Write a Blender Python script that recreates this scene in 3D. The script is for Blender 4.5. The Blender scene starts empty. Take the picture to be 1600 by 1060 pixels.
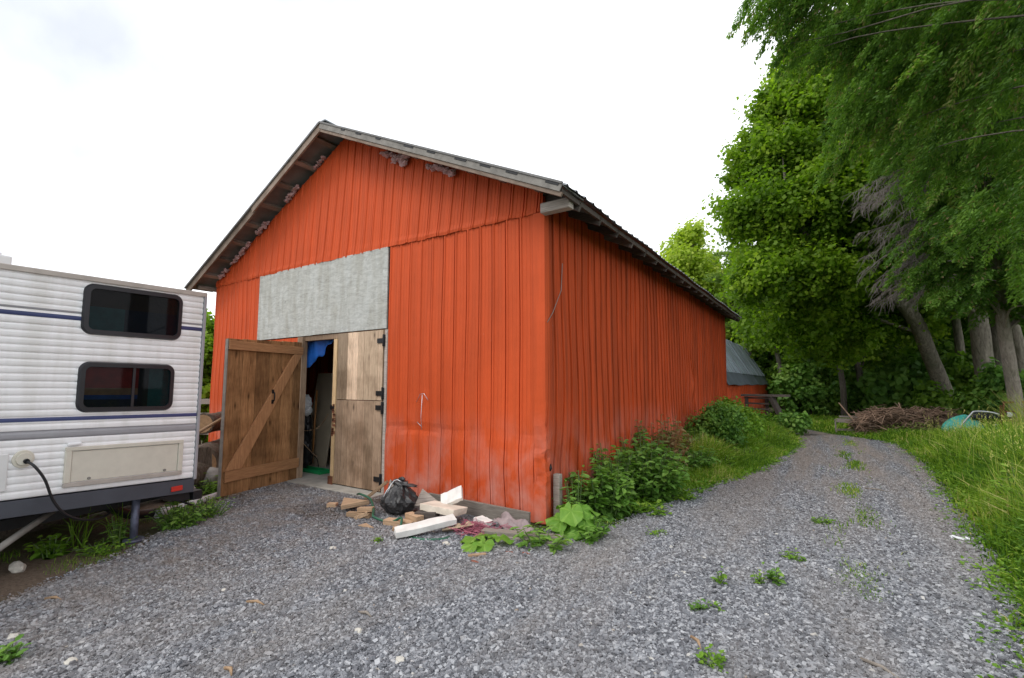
import bpy, bmesh, math, random
import numpy as np
from mathutils import Vector, Matrix
rng = np.random.default_rng(7); random.seed(7)
S = bpy.context.scene
R = math.radians

# ---------------------------------------------------------------- camera
cam_d = bpy.data.cameras.new("camera"); cam = bpy.data.objects.new("camera", cam_d)
S.collection.objects.link(cam); S.camera = cam
cam_d.sensor_width = 36; cam_d.lens = 746/1600*36; cam_d.clip_end = 2000; cam_d.clip_start = .05
CAMH = 1.6; YAW = R(33.4); PITCH = math.atan(70/746)
cam.location = (0, 0, CAMH); cam.rotation_euler = (R(90)+PITCH, 0, YAW)
# ---------------------------------------------------------------- world: bright overcast
W = bpy.data.worlds.new("World"); S.world = W; W.use_nodes = True
nt = W.node_tree; nt.nodes.clear()
sky = nt.nodes.new('ShaderNodeTexSky'); sky.sky_type = 'NISHITA'; sky.sun_disc = False
sky.sun_elevation = R(52); sky.sun_rotation = R(205); sky.air_density = 1; sky.dust_density = 2
tc = nt.nodes.new('ShaderNodeTexCoord'); no = nt.nodes.new('ShaderNodeTexNoise')
no.inputs['Scale'].default_value = 2.2; no.inputs['Detail'].default_value = 5
nt.links.new(tc.outputs['Generated'], no.inputs['Vector'])
rp = nt.nodes.new('ShaderNodeValToRGB'); rp.color_ramp.elements[0].position = .3; rp.color_ramp.elements[0].color = (.78,.78,.78,1)
rp.color_ramp.elements[1].position = .5; rp.color_ramp.elements[1].color = (1,1,1,1)
nt.links.new(no.outputs['Fac'], rp.inputs['Fac'])
mx = nt.nodes.new('ShaderNodeMix'); mx.data_type = 'RGBA'
nt.links.new(rp.outputs['Color'], mx.inputs['Factor']); nt.links.new(sky.outputs['Color'], mx.inputs[6])
n2 = nt.nodes.new('ShaderNodeTexNoise'); n2.inputs['Scale'].default_value = 1.6; n2.inputs['Detail'].default_value = 7; nt.links.new(tc.outputs['Generated'], n2.inputs['Vector'])
r2 = nt.nodes.new('ShaderNodeValToRGB'); r2.color_ramp.elements[0].position = .36; r2.color_ramp.elements[0].color = (.52, .535, .56, 1)
r2.color_ramp.elements[1].position = .60; r2.color_ramp.elements[1].color = (1, 1, 1, 1); nt.links.new(n2.outputs['Fac'], r2.inputs['Fac'])
vm = nt.nodes.new('ShaderNodeVectorMath'); vm.operation = 'MULTIPLY'; nt.links.new(r2.outputs['Color'], vm.inputs[0]); vm.inputs[1].default_value = (12.0, 12.3, 12.7)
nt.links.new(vm.outputs[0], mx.inputs[7])
bg = nt.nodes.new('ShaderNodeBackground'); bg.inputs['Strength'].default_value = .12
wo = nt.nodes.new('ShaderNodeOutputWorld')
nt.links.new(mx.outputs[2], bg.inputs['Color']); nt.links.new(bg.outputs[0], wo.inputs['Surface'])
sd = bpy.data.lights.new("sun", 'SUN'); sd.energy = 1.3; sd.angle = R(22); sd.color = (1, .96, .9)
sun = bpy.data.objects.new("sun", sd); S.collection.objects.link(sun)
_sd = Vector((math.sin(R(205))*math.cos(R(52)), math.cos(R(205))*math.cos(R(52)), math.sin(R(52))))
sun.rotation_euler = (-_sd).to_track_quat('-Z', 'Y').to_euler()
S.view_settings.view_transform = 'Standard'; S.view_settings.look = 'None'
S.view_settings.exposure = 0.25; S.view_settings.gamma = 1

# ---------------------------------------------------------------- helpers
_f = Vector((-math.sin(YAW)*math.cos(PITCH), math.cos(YAW)*math.cos(PITCH), math.sin(PITCH)))
_r = Vector((math.cos(YAW), math.sin(YAW), 0)); _u = _r.cross(_f)
def at(x, y, D):            # survey helper: photo pixel + depth in metres -> place in the world
    return Vector((0, 0, CAMH)) + (_f + _r*((x-800)/746) - _u*((y-530)/746))*D
def gd(x, y):               # photo pixel -> place on the ground
    d = _f + _r*((x-800)/746) - _u*((y-530)/746)
    return Vector((0, 0, CAMH)) + d*(-CAMH/d.z)

def tag(o, label=None, cat=None, group=None, kind=None):
    if label: o['label'] = label
    if cat: o['category'] = cat
    if group: o['group'] = group
    if kind: o['kind'] = kind
    return o
def thing(name, label, cat, loc=(0, 0, 0), rz=0, group=None):
    o = bpy.data.objects.new(name, None); S.collection.objects.link(o)
    o.location = loc; o.rotation_euler = (0, 0, rz); o.empty_display_size = .2
    return tag(o, label, cat, group)

class MB:
    """collects simple solids into one mesh"""
    def __init__(s): s.v = []; s.f = []; s.t = []; s.sm = []; s.mi = []
    def add(s, vs, fs, tone=.5, smooth=False, mi=0):
        n = len(s.v); s.v += [tuple(v) for v in vs]
        for f in fs: s.f.append(tuple(i+n for i in f)); s.t.append(tone); s.sm.append(smooth); s.mi.append(mi)
    def box(s, x0, x1, y0, y1, z0, z1, tone=.5, M=None, mi=0):
        vs = [Vector((x, y, z)) for z in (z0, z1) for y in (y0, y1) for x in (x0, x1)]
        if M is not None: vs = [M @ v for v in vs]
        s.add(vs, [(0,2,3,1),(4,5,7,6),(0,1,5,4),(2,6,7,3),(0,4,6,2),(1,3,7,5)], tone, False, mi); return s
    def bar(s, a, b, w, h, tone=.5, up=(0, 0, 1), mi=0):
        a = Vector(a); b = Vector(b); d = (b-a); L = d.length; d.normalize()
        u = Vector(up); sd_ = d.cross(u)
        if sd_.length < 1e-3: sd_ = d.cross(Vector((1, 0, 0)))
        sd_.normalize(); u = sd_.cross(d)
        M = Matrix((( d.x, sd_.x, u.x, a.x), (d.y, sd_.y, u.y, a.y), (d.z, sd_.z, u.z, a.z), (0, 0, 0, 1)))
        return s.box(0, L, -w/2, w/2, -h/2, h/2, tone, M, mi)
    def tube(s, path, radii, n=10, tone=.5, cap=True, smooth=True, rough=0):
        P = [Vector(p) for p in path]
        if not hasattr(radii, '__len__'): radii = [radii]*len(P)
        b = len(s.v); prev = None
        for i, p in enumerate(P):
            d = (P[min(i+1, len(P)-1)]-P[max(i-1, 0)]).normalized()
            if prev is None:
                x = d.cross(Vector((0, 0, 1)))
                if x.length < .1: x = d.cross(Vector((1, 0, 0)))
            else: x = prev - d*prev.dot(d)
            x.normalize(); prev = x; y = d.cross(x)
            for k in range(n):
                a = 2*math.pi*k/n; rr = radii[i]*(1+(random.random()-.5)*rough)
                s.v.append(tuple(p + x*(rr*math.cos(a)) + y*(rr*math.sin(a))))
        for i in range(len(P)-1):
            for k in range(n):
                k2 = (k+1) % n
                s.f.append((b+i*n+k, b+i*n+k2, b+(i+1)*n+k2, b+(i+1)*n+k)); s.t.append(tone); s.sm.append(smooth); s.mi.append(0)
        if cap:
            s.f.append(tuple(b+k for k in range(n))[::-1]); s.t.append(tone); s.sm.append(False); s.mi.append(0)
            s.f.append(tuple(b+(len(P)-1)*n+k for k in range(n))); s.t.append(tone); s.sm.append(False); s.mi.append(0)
        return s
    def prism(s, pts, a, b, tone=.5, mi=0):   # pts: outline; a,b: functions outline point -> 3D front/back
        n = len(pts); vs = [a(p) for p in pts]+[b(p) for p in pts]
        fs = [tuple(range(n)), tuple(range(2*n-1, n-1, -1))]+[(i, (i+1) % n+0, (i+1) % n+n, i+n)[::-1] for i in range(n)]
        s.add(vs, fs, tone, False, mi); return s
    def build(s, name, mat, parent=None, bevel=0, loc=None):
        me = bpy.data.meshes.new(name); me.from_pydata(s.v, [], s.f); me.validate()
        for m in (mat if isinstance(mat, (list, tuple)) else [mat]): me.materials.append(m)
        if len(me.polygons) == len(s.f):
            me.polygons.foreach_set('use_smooth', s.sm); me.polygons.foreach_set('material_index', s.mi)
            at_ = me.attributes.new('tone', 'FLOAT', 'FACE'); at_.data.foreach_set('value', s.t)
        bm = bmesh.new(); bm.from_mesh(me); bmesh.ops.recalc_face_normals(bm, faces=bm.faces); bm.to_mesh(me); bm.free()
        o = bpy.data.objects.new(name, me); S.collection.objects.link(o)
        if parent: o.parent = parent
        if loc is not None: o.location = loc
        if bevel:
            md = o.modifiers.new('bevel', 'BEVEL'); md.width = bevel; md.segments = 2; md.limit_method = 'ANGLE'
        return o

def fast(name, V, Q, mat, parent=None, tone=None, smooth=False):
    V = np.asarray(V, np.float32).reshape(-1, 3); Q = np.asarray(Q, np.int32)
    k = Q.shape[1]; me = bpy.data.meshes.new(name)
    me.vertices.add(len(V)); me.vertices.foreach_set('co', V.ravel())
    me.loops.add(Q.size); me.loops.foreach_set('vertex_index', Q.ravel())
    me.polygons.add(len(Q)); me.polygons.foreach_set('loop_start', np.arange(0, Q.size, k, dtype=np.int32))
    me.polygons.foreach_set('loop_total', np.full(len(Q), k, np.int32))
    me.polygons.foreach_set('use_smooth', np.full(len(Q), smooth))
    me.update(calc_edges=True)
    if tone is not None:
        a = me.attributes.new('tone', 'FLOAT', 'FACE'); a.data.foreach_set('value', np.asarray(tone, np.float32))
    me.materials.append(mat)
    o = bpy.data.objects.new(name, me); S.collection.objects.link(o)
    if parent: o.parent = parent
    return o

def norm(a): return a/np.maximum(np.linalg.norm(a, axis=1, keepdims=True), 1e-9)
def leaves_geo(P, A, Nn, size, asp=.55, fold=.25):
    """leaf of two quads each: P base, A direction, Nn normal, size length"""
    n = len(P); A = norm(A); B = norm(np.cross(A, Nn)); U = np.cross(B, A)
    s = size[:, None]; w = s*asp*.5
    V = np.stack([P, P+A*s*.3+B*w*.85+U*w*fold, P+A*s*.7+B*w*.8+U*w*fold, P+A*s-U*s*.08, P+A*s*.7-B*w*.8+U*w*fold, P+A*s*.3-B*w*.85+U*w*fold], 1).reshape(-1, 3)
    i = np.arange(n)[:, None]*6
    Q = np.concatenate([i+np.array([[0, 1, 2, 3]]), i+np.array([[0, 3, 4, 5]])], 1).reshape(-1, 4)
    return V, Q
def quads_geo(P, A, Nn, size, asp=.8):
    n = len(P); A = norm(A); B = norm(np.cross(A, Nn)); s = size[:, None]
    V = np.stack([P-A*s*.5, P+B*s*asp*.5+A*s*.05, P+A*s*.5, P-B*s*asp*.5+A*s*.05], 1).reshape(-1, 3)
    Q = np.arange(n*4).reshape(-1, 4)
    return V, Q
def blades_geo(P, H, lean, w):
    n = len(P); ang = rng.uniform(0, 2*np.pi, n); B = np.stack([np.cos(ang), np.sin(ang), np.zeros(n)], 1)
    la = rng.uniform(0, 2*np.pi, n); Ld = np.stack([np.cos(la), np.sin(la), np.zeros(n)], 1)*(lean*H)[:, None]
    Z = np.zeros((n, 3)); Z[:, 2] = H; w = w[:, None]
    M1 = P+Z*.55+Ld*.3; T = P+Z*(1-.25*np.abs(lean))[:, None]+Ld
    V = np.stack([P-B*w*.5, P+B*w*.5, M1+B*w*.42, M1-B*w*.42, T+B*w*.06, T-B*w*.06], 1).reshape(-1, 3)
    i = np.arange(n)[:, None]*6
    Q = np.concatenate([i+np.array([[0, 1, 2, 3]]), i+np.array([[3, 2, 4, 5]])], 1).reshape(-1, 4)
    return V, Q

# ---------------------------------------------------------------- materials
def mat(name):
    m = bpy.data.materials.new(name); m.use_nodes = True
    return m, m.node_tree, m.node_tree.nodes['Principled BSDF']
def N(nt, t, **k):
    n = nt.nodes.new(t)
    for a, b in k.items():
        if a in n.inputs: n.inputs[a].default_value = b
        else: setattr(n, a, b)
    return n
def ramp(nt, fac, stops, interp='LINEAR'):
    r = nt.nodes.new('ShaderNodeValToRGB'); r.color_ramp.interpolation = interp
    e = r.color_ramp.elements
    while len(e) < len(stops): e.new(.5)
    for i, (p, c) in enumerate(stops): e[i].position = p; e[i].color = tuple(c)+(1,) if len(c) == 3 else c
    if fac is not None: nt.links.new(fac, r.inputs['Fac'])
    return r
def mixc(nt, fac, a, b, mode='MIX'):
    m = nt.nodes.new('ShaderNodeMix'); m.data_type = 'RGBA'; m.blend_type = mode
    for inp, v in ((0, fac), (6, a), (7, b)):
        if hasattr(v, 'links') or isinstance(v, bpy.types.NodeSocket): nt.links.new(v, m.inputs[inp])
        else: m.inputs[inp].default_value = v if not isinstance(v, tuple) or len(v) == 4 else v+(1,)
    return m.outputs[2]
def vec(nt, kind='Object', scale=(1, 1, 1), rot=(0, 0, 0)):
    t = nt.nodes.new('ShaderNodeTexCoord'); m = nt.nodes.new('ShaderNodeMapping')
    m.inputs['Scale'].default_value = scale; m.inputs['Rotation'].default_value = rot
    nt.links.new(t.outputs[kind], m.inputs['Vector']); return m.outputs['Vector']
def noise(nt, v, scale, detail=4, rough=.6, dist=0):
    n = nt.nodes.new('ShaderNodeTexNoise'); n.inputs['Scale'].default_value = scale
    n.inputs['Detail'].default_value = detail; n.inputs['Roughness'].default_value = rough; n.inputs['Distortion'].default_value = dist
    if v is not None: nt.links.new(v, n.inputs['Vector'])
    return n.outputs['Fac']
def bump(nt, bs, h, strength=.5, dist=.01, prev=None):
    b = nt.nodes.new('ShaderNodeBump'); b.inputs['Strength'].default_value = strength; b.inputs['Distance'].default_value = dist
    nt.links.new(h, b.inputs['Height'])
    if prev is not None: nt.links.new(prev, b.inputs['Normal'])
    nt.links.new(b.outputs['Normal'], bs.inputs['Normal']); return b.outputs['Normal']
def attr(nt, n='tone'):
    a = nt.nodes.new('ShaderNodeAttribute'); a.attribute_name = n; return a.outputs['Fac']

def plain(name, col, rough=.5, metal=0, nz=.15, nscale=8, bmp=.1, spec=.5):
    m, nt, b = mat(name); v = vec(nt)
    f = noise(nt, v, nscale, 6)
    c = tuple(x*(1-nz) for x in col); d = tuple(min(1, x*(1+nz)) for x in col)
    r = ramp(nt, f, [(.3, c), (.7, d)]); nt.links.new(r.outputs[0], b.inputs['Base Color'])
    b.inputs['Roughness'].default_value = rough; b.inputs['Metallic'].default_value = metal
    b.inputs['Specular IOR Level'].default_value = spec
    if bmp: bump(nt, b, noise(nt, v, nscale*4, 4), bmp, .01)
    return m
def wood(name, dark, light, axis=2, scale=1.0, grey=0.0, rough=.8, knots=True):
    """grain runs along the object's own axis; per-board tone from the mesh"""
    m, nt, b = mat(name)
    sc = [14*scale]*3; sc[axis] = .9*scale
    v = vec(nt, 'Object', tuple(sc))
    tn = attr(nt)
    off = N(nt, 'ShaderNodeVectorMath', operation='ADD'); nt.links.new(v, off.inputs[0])
    sc_ = N(nt, 'ShaderNodeMath', operation='MULTIPLY'); sc_.inputs[1].default_value = 37; nt.links.new(tn, sc_.inputs[0]); nt.links.new(sc_.outputs[0], off.inputs[1])
    f1 = noise(nt, off.outputs[0], 1.3, 6, .65, 2.2); f2 = noise(nt, off.outputs[0], 7, 5, .7)
    c = ramp(nt, f1, [(.3, dark), (.7, light)]).outputs[0]
    c = mixc(nt, .35, c, ramp(nt, f2, [(.35, tuple(x*.5 for x in dark)), (.6, tuple(min(1, x*1.15) for x in light))]).outputs[0])
    if knots:
        s2 = [6.5]*3; s2[axis] = 2.6
        o2 = N(nt, 'ShaderNodeVectorMath', operation='ADD'); nt.links.new(vec(nt, 'Object', tuple(s2)), o2.inputs[0]); nt.links.new(tn, o2.inputs[1])
        vo = N(nt, 'ShaderNodeTexVoronoi', Scale=1.0); nt.links.new(o2.outputs[0], vo.inputs['Vector'])
        k = ramp(nt, vo.outputs['Distance'], [(.04, (0, 0, 0)), (.10, (.45, .45, .45)), (.22, (1, 1, 1))]).outputs[0]
        c = mixc(nt, k, tuple(x*.45 for x in dark), c)
        bl = ramp(nt, noise(nt, vec(nt, 'Object', (1.2, 1.2, 1.2)), 1.8, 5, .6), [(.35, (.62, .58, .54)), (.62, (1.1, 1.1, 1.1))]).outputs[0]
        c = mixc(nt, 1.0, c, bl, 'MULTIPLY')
    t = ramp(nt, tn, [(0, (.25, .25, .25)), (.5, (1, 1, 1)), (1, (2.0, 2.0, 2.1))]).outputs[0]
    c = mixc(nt, 1.0, c, t, 'MULTIPLY')
    if grey: c = mixc(nt, grey, c, (.33, .32, .30))
    nt.links.new(c, b.inputs['Base Color']); b.inputs['Roughness'].default_value = rough
    b.inputs['Specular IOR Level'].default_value = .25
    bump(nt, b, f2, .35, .006)
    return m
def leafmat(name, stops, trans=.35, rough=.55):
    m = bpy.data.materials.new(name); m.use_nodes = True; nt = m.node_tree; nt.nodes.clear()
    tn = attr(nt); r = ramp(nt, tn, stops)
    d = N(nt, 'ShaderNodeBsdfPrincipled'); nt.links.new(r.outputs[0], d.inputs['Base Color']); d.inputs['Roughness'].default_value = rough
    d.inputs['Specular IOR Level'].default_value = .3
    t = N(nt, 'ShaderNodeBsdfTranslucent'); c2 = mixc(nt, 1.0, r.outputs[0], (1.25, 1.35, .6), 'MULTIPLY'); nt.links.new(c2, t.inputs['Color'])
    mx = N(nt, 'ShaderNodeMixShader'); mx.inputs[0].default_value = trans
    nt.links.new(d.outputs[0], mx.inputs[1]); nt.links.new(t.outputs[0], mx.inputs[2])
    o = N(nt, 'ShaderNodeOutputMaterial'); nt.links.new(mx.outputs[0], o.inputs['Surface'])
    return m

def siding_mat(name, base, scuff, brown=.12):
    m, nt, b = mat(name); v = vec(nt)
    c1 = tuple(x*.86 for x in base); c2 = tuple(min(1, x*1.1) for x in base)
    c = ramp(nt, noise(nt, v, .9, 6, .6), [(.3, c1), (.7, c2)]).outputs[0]
    # per-panel tone and vertical weather streaks
    c = mixc(nt, .22, c, ramp(nt, noise(nt, vec(nt, 'Object', (9, 9, .35)), 1, 5, .7), [(.35, tuple(x*.6 for x in base)), (.65, c2)]).outputs[0])
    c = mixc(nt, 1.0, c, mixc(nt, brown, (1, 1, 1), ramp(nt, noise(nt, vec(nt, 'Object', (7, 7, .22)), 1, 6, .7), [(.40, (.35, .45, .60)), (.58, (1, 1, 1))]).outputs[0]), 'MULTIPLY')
    # chalky faded scuffs towards the bottom of the sheets
    g = N(nt, 'ShaderNodeTexCoord'); s = N(nt, 'ShaderNodeSeparateXYZ'); nt.links.new(g.outputs['Object'], s.inputs[0])
    mr = N(nt, 'ShaderNodeMapRange'); nt.links.new(s.outputs['Z'], mr.inputs[0]); mr.inputs[1].default_value = 1.3; mr.inputs[2].default_value = .1
    nn = noise(nt, vec(nt, 'Object', (1.6, 1.6, 1.1)), 1.3, 7, .65, .4)
    r2 = ramp(nt, nn, [(.42, (0, 0, 0)), (.72, (.9, .9, .9))]).outputs[0]
    ml = N(nt, 'ShaderNodeMath', operation='MULTIPLY'); nt.links.new(mr.outputs[0], ml.inputs[0]); nt.links.new(r2, ml.inputs[1])
    ml2 = N(nt, 'ShaderNodeMath', operation='MULTIPLY'); nt.links.new(ml.outputs[0], ml2.inputs[0]); ml2.inputs[1].default_value = scuff
    c = mixc(nt, ml2.outputs[0], c, (.60, .33, .28))
    # scattered pale scratches
    sp = ramp(nt, noise(nt, vec(nt, 'Object', (11, 11, 3)), 2.2, 8, .75), [(.655, (0, 0, 0)), (.74, (.5, .5, .5))]).outputs[0]
    c = mixc(nt, sp, c, (.55, .34, .28))
    nt.links.new(c, b.inputs['Base Color']); b.inputs['Roughness'].default_value = .6; b.inputs['Specular IOR Level'].default_value = .18
    p = bump(nt, b, noise(nt, v, 3.5, 4), .35, .03)
    return m
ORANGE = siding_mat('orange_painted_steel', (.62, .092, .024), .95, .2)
ORANGE_SHADED = siding_mat('orange_painted_steel_shaded', (.55, .076, .017), .8, .6)  # base colour darkened for the side wall's shade; brown streaks are weathering

M_PLY = None
def ply():
    m, nt, b = mat('weathered_grey_plywood'); 
    f = noise(nt, vec(nt, 'Object', (2.5, 2.5, 9)), 2.2, 8, .75, 1.2)
    c = ramp(nt, f, [(.25, (.27, .27, .25)), (.5, (.47, .48, .455)), (.75, (.62, .63, .60))]).outputs[0]
    st = ramp(nt, noise(nt, vec(nt, 'Object', (3, 3, .6)), 2.2, 5), [(.38, (.80, .78, .74)), (.6, (1, 1, 1))]).outputs[0]
    c = mixc(nt, 1.0, c, st, 'MULTIPLY')
    vo = N(nt, 'ShaderNodeTexVoronoi', Scale=6.0); nt.links.new(vec(nt, 'Object', (1, 1, .6)), vo.inputs['Vector'])
    wn = ramp(nt, noise(nt, vec(nt), 1.7, 2), [(.5, (0, 0, 0)), (.56, (1, 1, 1))]).outputs[0]
    k = ramp(nt, vo.outputs['Distance'], [(.07, (1, 1, 1)), (.12, (0, 0, 0))]).outputs[0]
    kk = mixc(nt, 1.0, k, wn, 'MULTIPLY')
    c = mixc(nt, kk, c, (.06, .055, .05))
    nt.links.new(c, b.inputs['Base Color']); b.inputs['Roughness'].default_value = .9; bump(nt, b, f, .3, .01); return m
M_PLY = ply()
W_DOOR = wood('stained_brown_boards', (.15, .068, .026), (.44, .235, .105), 2)
W_RAIL = wood('reddish_board', (.24, .115, .050), (.42, .22, .105), 0, knots=False)
W_RAILV = wood('reddish_board_upright', (.24, .115, .050), (.42, .22, .105), 2, knots=False)
W_PALE = wood('pale_weathered_boards', (.30, .21, .14), (.52, .39, .27), 2)
W_LOWER = wood('grey_brown_weathered_boards', (.22, .15, .10), (.42, .295, .20), 2)
W_TAN = wood('tan_softwood', (.24, .155, .09), (.47, .32, .20), 0, knots=False)
W_GREY = wood('silver_grey_timber', (.17, .145, .12), (.34, .30, .26), 0, knots=False)
W_GREYY = wood('silver_grey_timber_long', (.15, .12, .10), (.30, .25, .21), 1, knots=False)
W_FASC = wood('weathered_brown_fascia', (.13, .10, .08), (.30, .23, .18), 0, knots=True)
W_DARK = wood('dark_old_timber', (.055, .045, .04), (.14, .115, .10), 0, knots=False)
ROOFM = plain('galvanised_grey_roofing', (.20, .21, .22), .55, .3, .3, 3, .2)
ROOFDK = plain('dull_dark_roof_edge', (.17, .165, .16), .7, .1, .3, 3, .2)
TRIM = plain('oxidised_grey_flashing', (.22, .205, .185), .8, .05, .35, 5, .25)
BLACK = plain('black_iron', (.015, .015, .017), .5, .3, .2, 20, .1)
RUST = plain('rusty_iron', (.16, .06, .03), .8, .2, .5, 14, .4)
CONC = plain('pale_concrete', (.38, .36, .32), .9, 0, .25, 5, .3)
PINK = plain('pink_glass_wool', (.50, .33, .33), 1.0, 0, .25, 9, .9, .1)
BLUETARP = plain('blue_tarpaulin', (.02, .14, .55), .45, 0, .25, 6, .6)
WHITE = plain('white_painted_metal', (.84, .84, .85), .4, 0, .05, 3, .03)
def skin():
    m, nt, b = mat('grimy_white_trailer_skin'); c = ramp(nt, noise(nt, vec(nt, 'Object', (5, 5, .5)), 1.2, 5, .6), [(.34, (.74, .735, .72)), (.55, (.84, .84, .845))]).outputs[0]
    c = mixc(nt, ramp(nt, noise(nt, vec(nt), 6, 7, .75), [(.66, (0, 0, 0)), (.78, (.35, .35, .35))]).outputs[0], c, (.42, .38, .32)); nt.links.new(c, b.inputs['Base Color']); b.inputs['Roughness'].default_value = .4
    bump(nt, b, noise(nt, vec(nt), 2.5, 3), .12, .02); return m
SKIN = skin()
CREAM = plain('cream_panel', (.60, .565, .48), .5, 0, .05, 12, .1)
GREYST = plain('warm_grey_trim', (.42, .38, .34), .45, .1, .15, 6, .1)
NAVY = plain('navy_stripe', (.045, .06, .16), .35, 0, .15, 3, 0)
GREYS = plain('silver_grey_stripe', (.32, .32, .34), .35, 0, .1, 3, 0)
SKIRT = plain('charcoal_skirt', (.055, .06, .075), .5, 0, .15, 4, .08)
RUBBER = plain('black_rubber', (.012, .012, .014), .45, 0, .2, 9, .05)
REDL = plain('red_lens', (.5, .03, .02), .2, 0, .1, 9, 0)
PVC = plain('dirty_white_pipe', (.52, .52, .52), .5, 0, .3, 7, .1)
FOAM = plain('white_foam_board', (.70, .68, .64), .8, 0, .14, 7, .25)
FOAMD = plain('dirty_cream_foam', (.66, .58, .48), .85, 0, .2, 5, .3)
BAG = plain('black_bag_plastic', (.032, .031, .032), .42, 0, .3, 5, .8)
HOSE = plain('dark_green_hose', (.015, .10, .055), .35, 0, .2, 9, .1)
REDNET = plain('faded_pink_netting', (.42, .12, .17), .8, 0, .3, 9, .1)
RAG = plain('grey_mauve_rag', (.30, .24, .24), .95, 0, .3, 9, .5)
CARD = plain('moulded_brown_card', (.40, .30, .20), .9, 0, .2, 9, .4)
BRICK = plain('broken_red_brick', (.23, .08, .05), .9, 0, .4, 12, .6)
TEAL = plain('teal_tarp', (.05, .38, .32), .5, 0, .2, 5, .5)
DKRED = plain('dark_red_paint', (.13, .015, .012), .45, .1, .3, 7, .1)
CHROME = plain('bright_tube', (.55, .56, .6), .3, .7, .15, 7, 0)
PAPER = plain('white_paper', (.75, .76, .78), .8, 0, .05, 7, .3)
GREENP = plain('green_plastic', (.01, .25, .08), .4, 0, .2, 7, 0)
ORNP = plain('orange_handle_wood', (.38, .17, .05), .6, 0, .2, 7, 0)
STONEL = plain('pale_limestone', (.55, .52, .46), .9, 0, .25, 12, .6)
STONEG = plain('grey_boulder', (.27, .26, .25), .9, 0, .35, 7, .6)

def bark(name, a, b_, sc=1.0):
    m, nt, b = mat(name); v = vec(nt, 'Object', (6*sc, 6*sc, 1.3*sc)); f = noise(nt, v, 2, 8, .75, .8)
    c = ramp(nt, f, [(.32, a), (.68, b_)]).outputs[0]
    mo = ramp(nt, noise(nt, vec(nt), .8*sc, 5), [(.5, (0, 0, 0)), (.7, (.5, .5, .5))]).outputs[0]
    c = mixc(nt, mo, c, (.10, .12, .06))
    nt.links.new(c, b.inputs['Base Color']); b.inputs['Roughness'].default_value = .95; b.inputs['Specular IOR Level'].default_value = .1
    bump(nt, b, f, 1.0, .05); return m
BARK = bark('grey_brown_bark', (.10, .085, .07), (.36, .32, .265))
BARKD = bark('dark_bark', (.06, .05, .042), (.20, .175, .145))
BARKL = bark('pale_scaly_bark', (.17, .14, .12), (.45, .39, .34), 1.5)
LOGB = bark('log_bark', (.07, .055, .045), (.26, .21, .17), 2)
ENDG = plain('sawn_log_end', (.42, .27, .15), .85, 0, .25, 14, .2)

L_MAPLE = leafmat('maple_leaves', [(0, (.085, .17, .012)), (.5, (.18, .31, .022)), (1, (.33, .45, .05))], .58)
L_CEDAR = leafmat('cedar_foliage', [(0, (.055, .125, .022)), (.5, (.135, .26, .042)), (.85, (.22, .37, .06)), (.93, (.30, .24, .12)), (1, (.34, .24, .15))], .42)
L_DARK = leafmat('woodland_leaves', [(0, (.055, .12, .018)), (.5, (.14, .26, .03)), (1, (.25, .37, .055))], .5)
L_PINE = leafmat('pine_needles', [(0, (.08, .15, .035)), (.5, (.17, .27, .06)), (1, (.30, .40, .10))], .4)
L_YEL = leafmat('light_green_leaves', [(0, (.20, .30, .03)), (.5, (.38, .50, .06)), (1, (.55, .62, .12))], .5)
L_NETTLE = leafmat('nettle_leaves', [(0, (.060, .150, .025)), (.5, (.15, .30, .05)), (1, (.28, .43, .09))], .35)
L_LIME = leafmat('lime_weed_leaves', [(0, (.08, .18, .015)), (.5, (.17, .33, .03)), (1, (.33, .46, .06))], .35)
L_RED = leafmat('reddish_shrub_leaves', [(0, (.07, .15, .04)), (.45, (.16, .25, .07)), (.75, (.28, .21, .10)), (1, (.40, .19, .10))], .35)
L_BURD = leafmat('burdock_leaf', [(0, (.06, .17, .02)), (.5, (.13, .29, .03)), (1, (.24, .42, .07))], .3)
L_GRASS = leafmat('long_grass', [(0, (.05, .13, .010)), (.3, (.13, .26, .02)), (.65, (.25, .39, .035)), (.88, (.40, .48, .08)), (1, (.58, .50, .22))], .4)
BRUSH_ = 0
DEADTW = plain('dead_grey_twigs', (.23, .20, .18), .95, 0, .3, 5, .2)
BRUSHM = plain('dead_brown_brush', (.20, .13, .09), .95, 0, .7, 4, .2)

# ================================================================ GROUND
def ground_mat():
    m, nt, b = mat('earth_and_short_grass'); v = vec(nt)
    f = noise(nt, v, .5, 6, .65); f2 = noise(nt, v, 30, 6, .8)
    dirt = ramp(nt, f2, [(.3, (.085, .062, .045)), (.7, (.26, .20, .15))]).outputs[0]
    gr = ramp(nt, f2, [(.3, (.022, .045, .010)), (.7, (.075, .12, .025))]).outputs[0]
    s = N(nt, 'ShaderNodeSeparateXYZ'); t = N(nt, 'ShaderNodeTexCoord'); nt.links.new(t.outputs['Object'], s.inputs[0])
    a = N(nt, 'ShaderNodeMapRange'); nt.links.new(s.outputs['X'], a.inputs[0]); a.inputs[1].default_value = -4.; a.inputs[2].default_value = -1.5
    k = N(nt, 'ShaderNodeMath', operation='ADD'); nt.links.new(a.outputs[0], k.inputs[0]); nt.links.new(ramp(nt, f, [(.45, (0, 0, 0)), (.6, (.6, .6, .6))]).outputs[0], k.inputs[1]); k.use_clamp = True
    nt.links.new(mixc(nt, k.outputs[0], dirt, gr), b.inputs['Base Color']); b.inputs['Roughness'].default_value = 1; b.inputs['Specular IOR Level'].default_value = .1
    bump(nt, b, f2, .8, .03); return m
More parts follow.
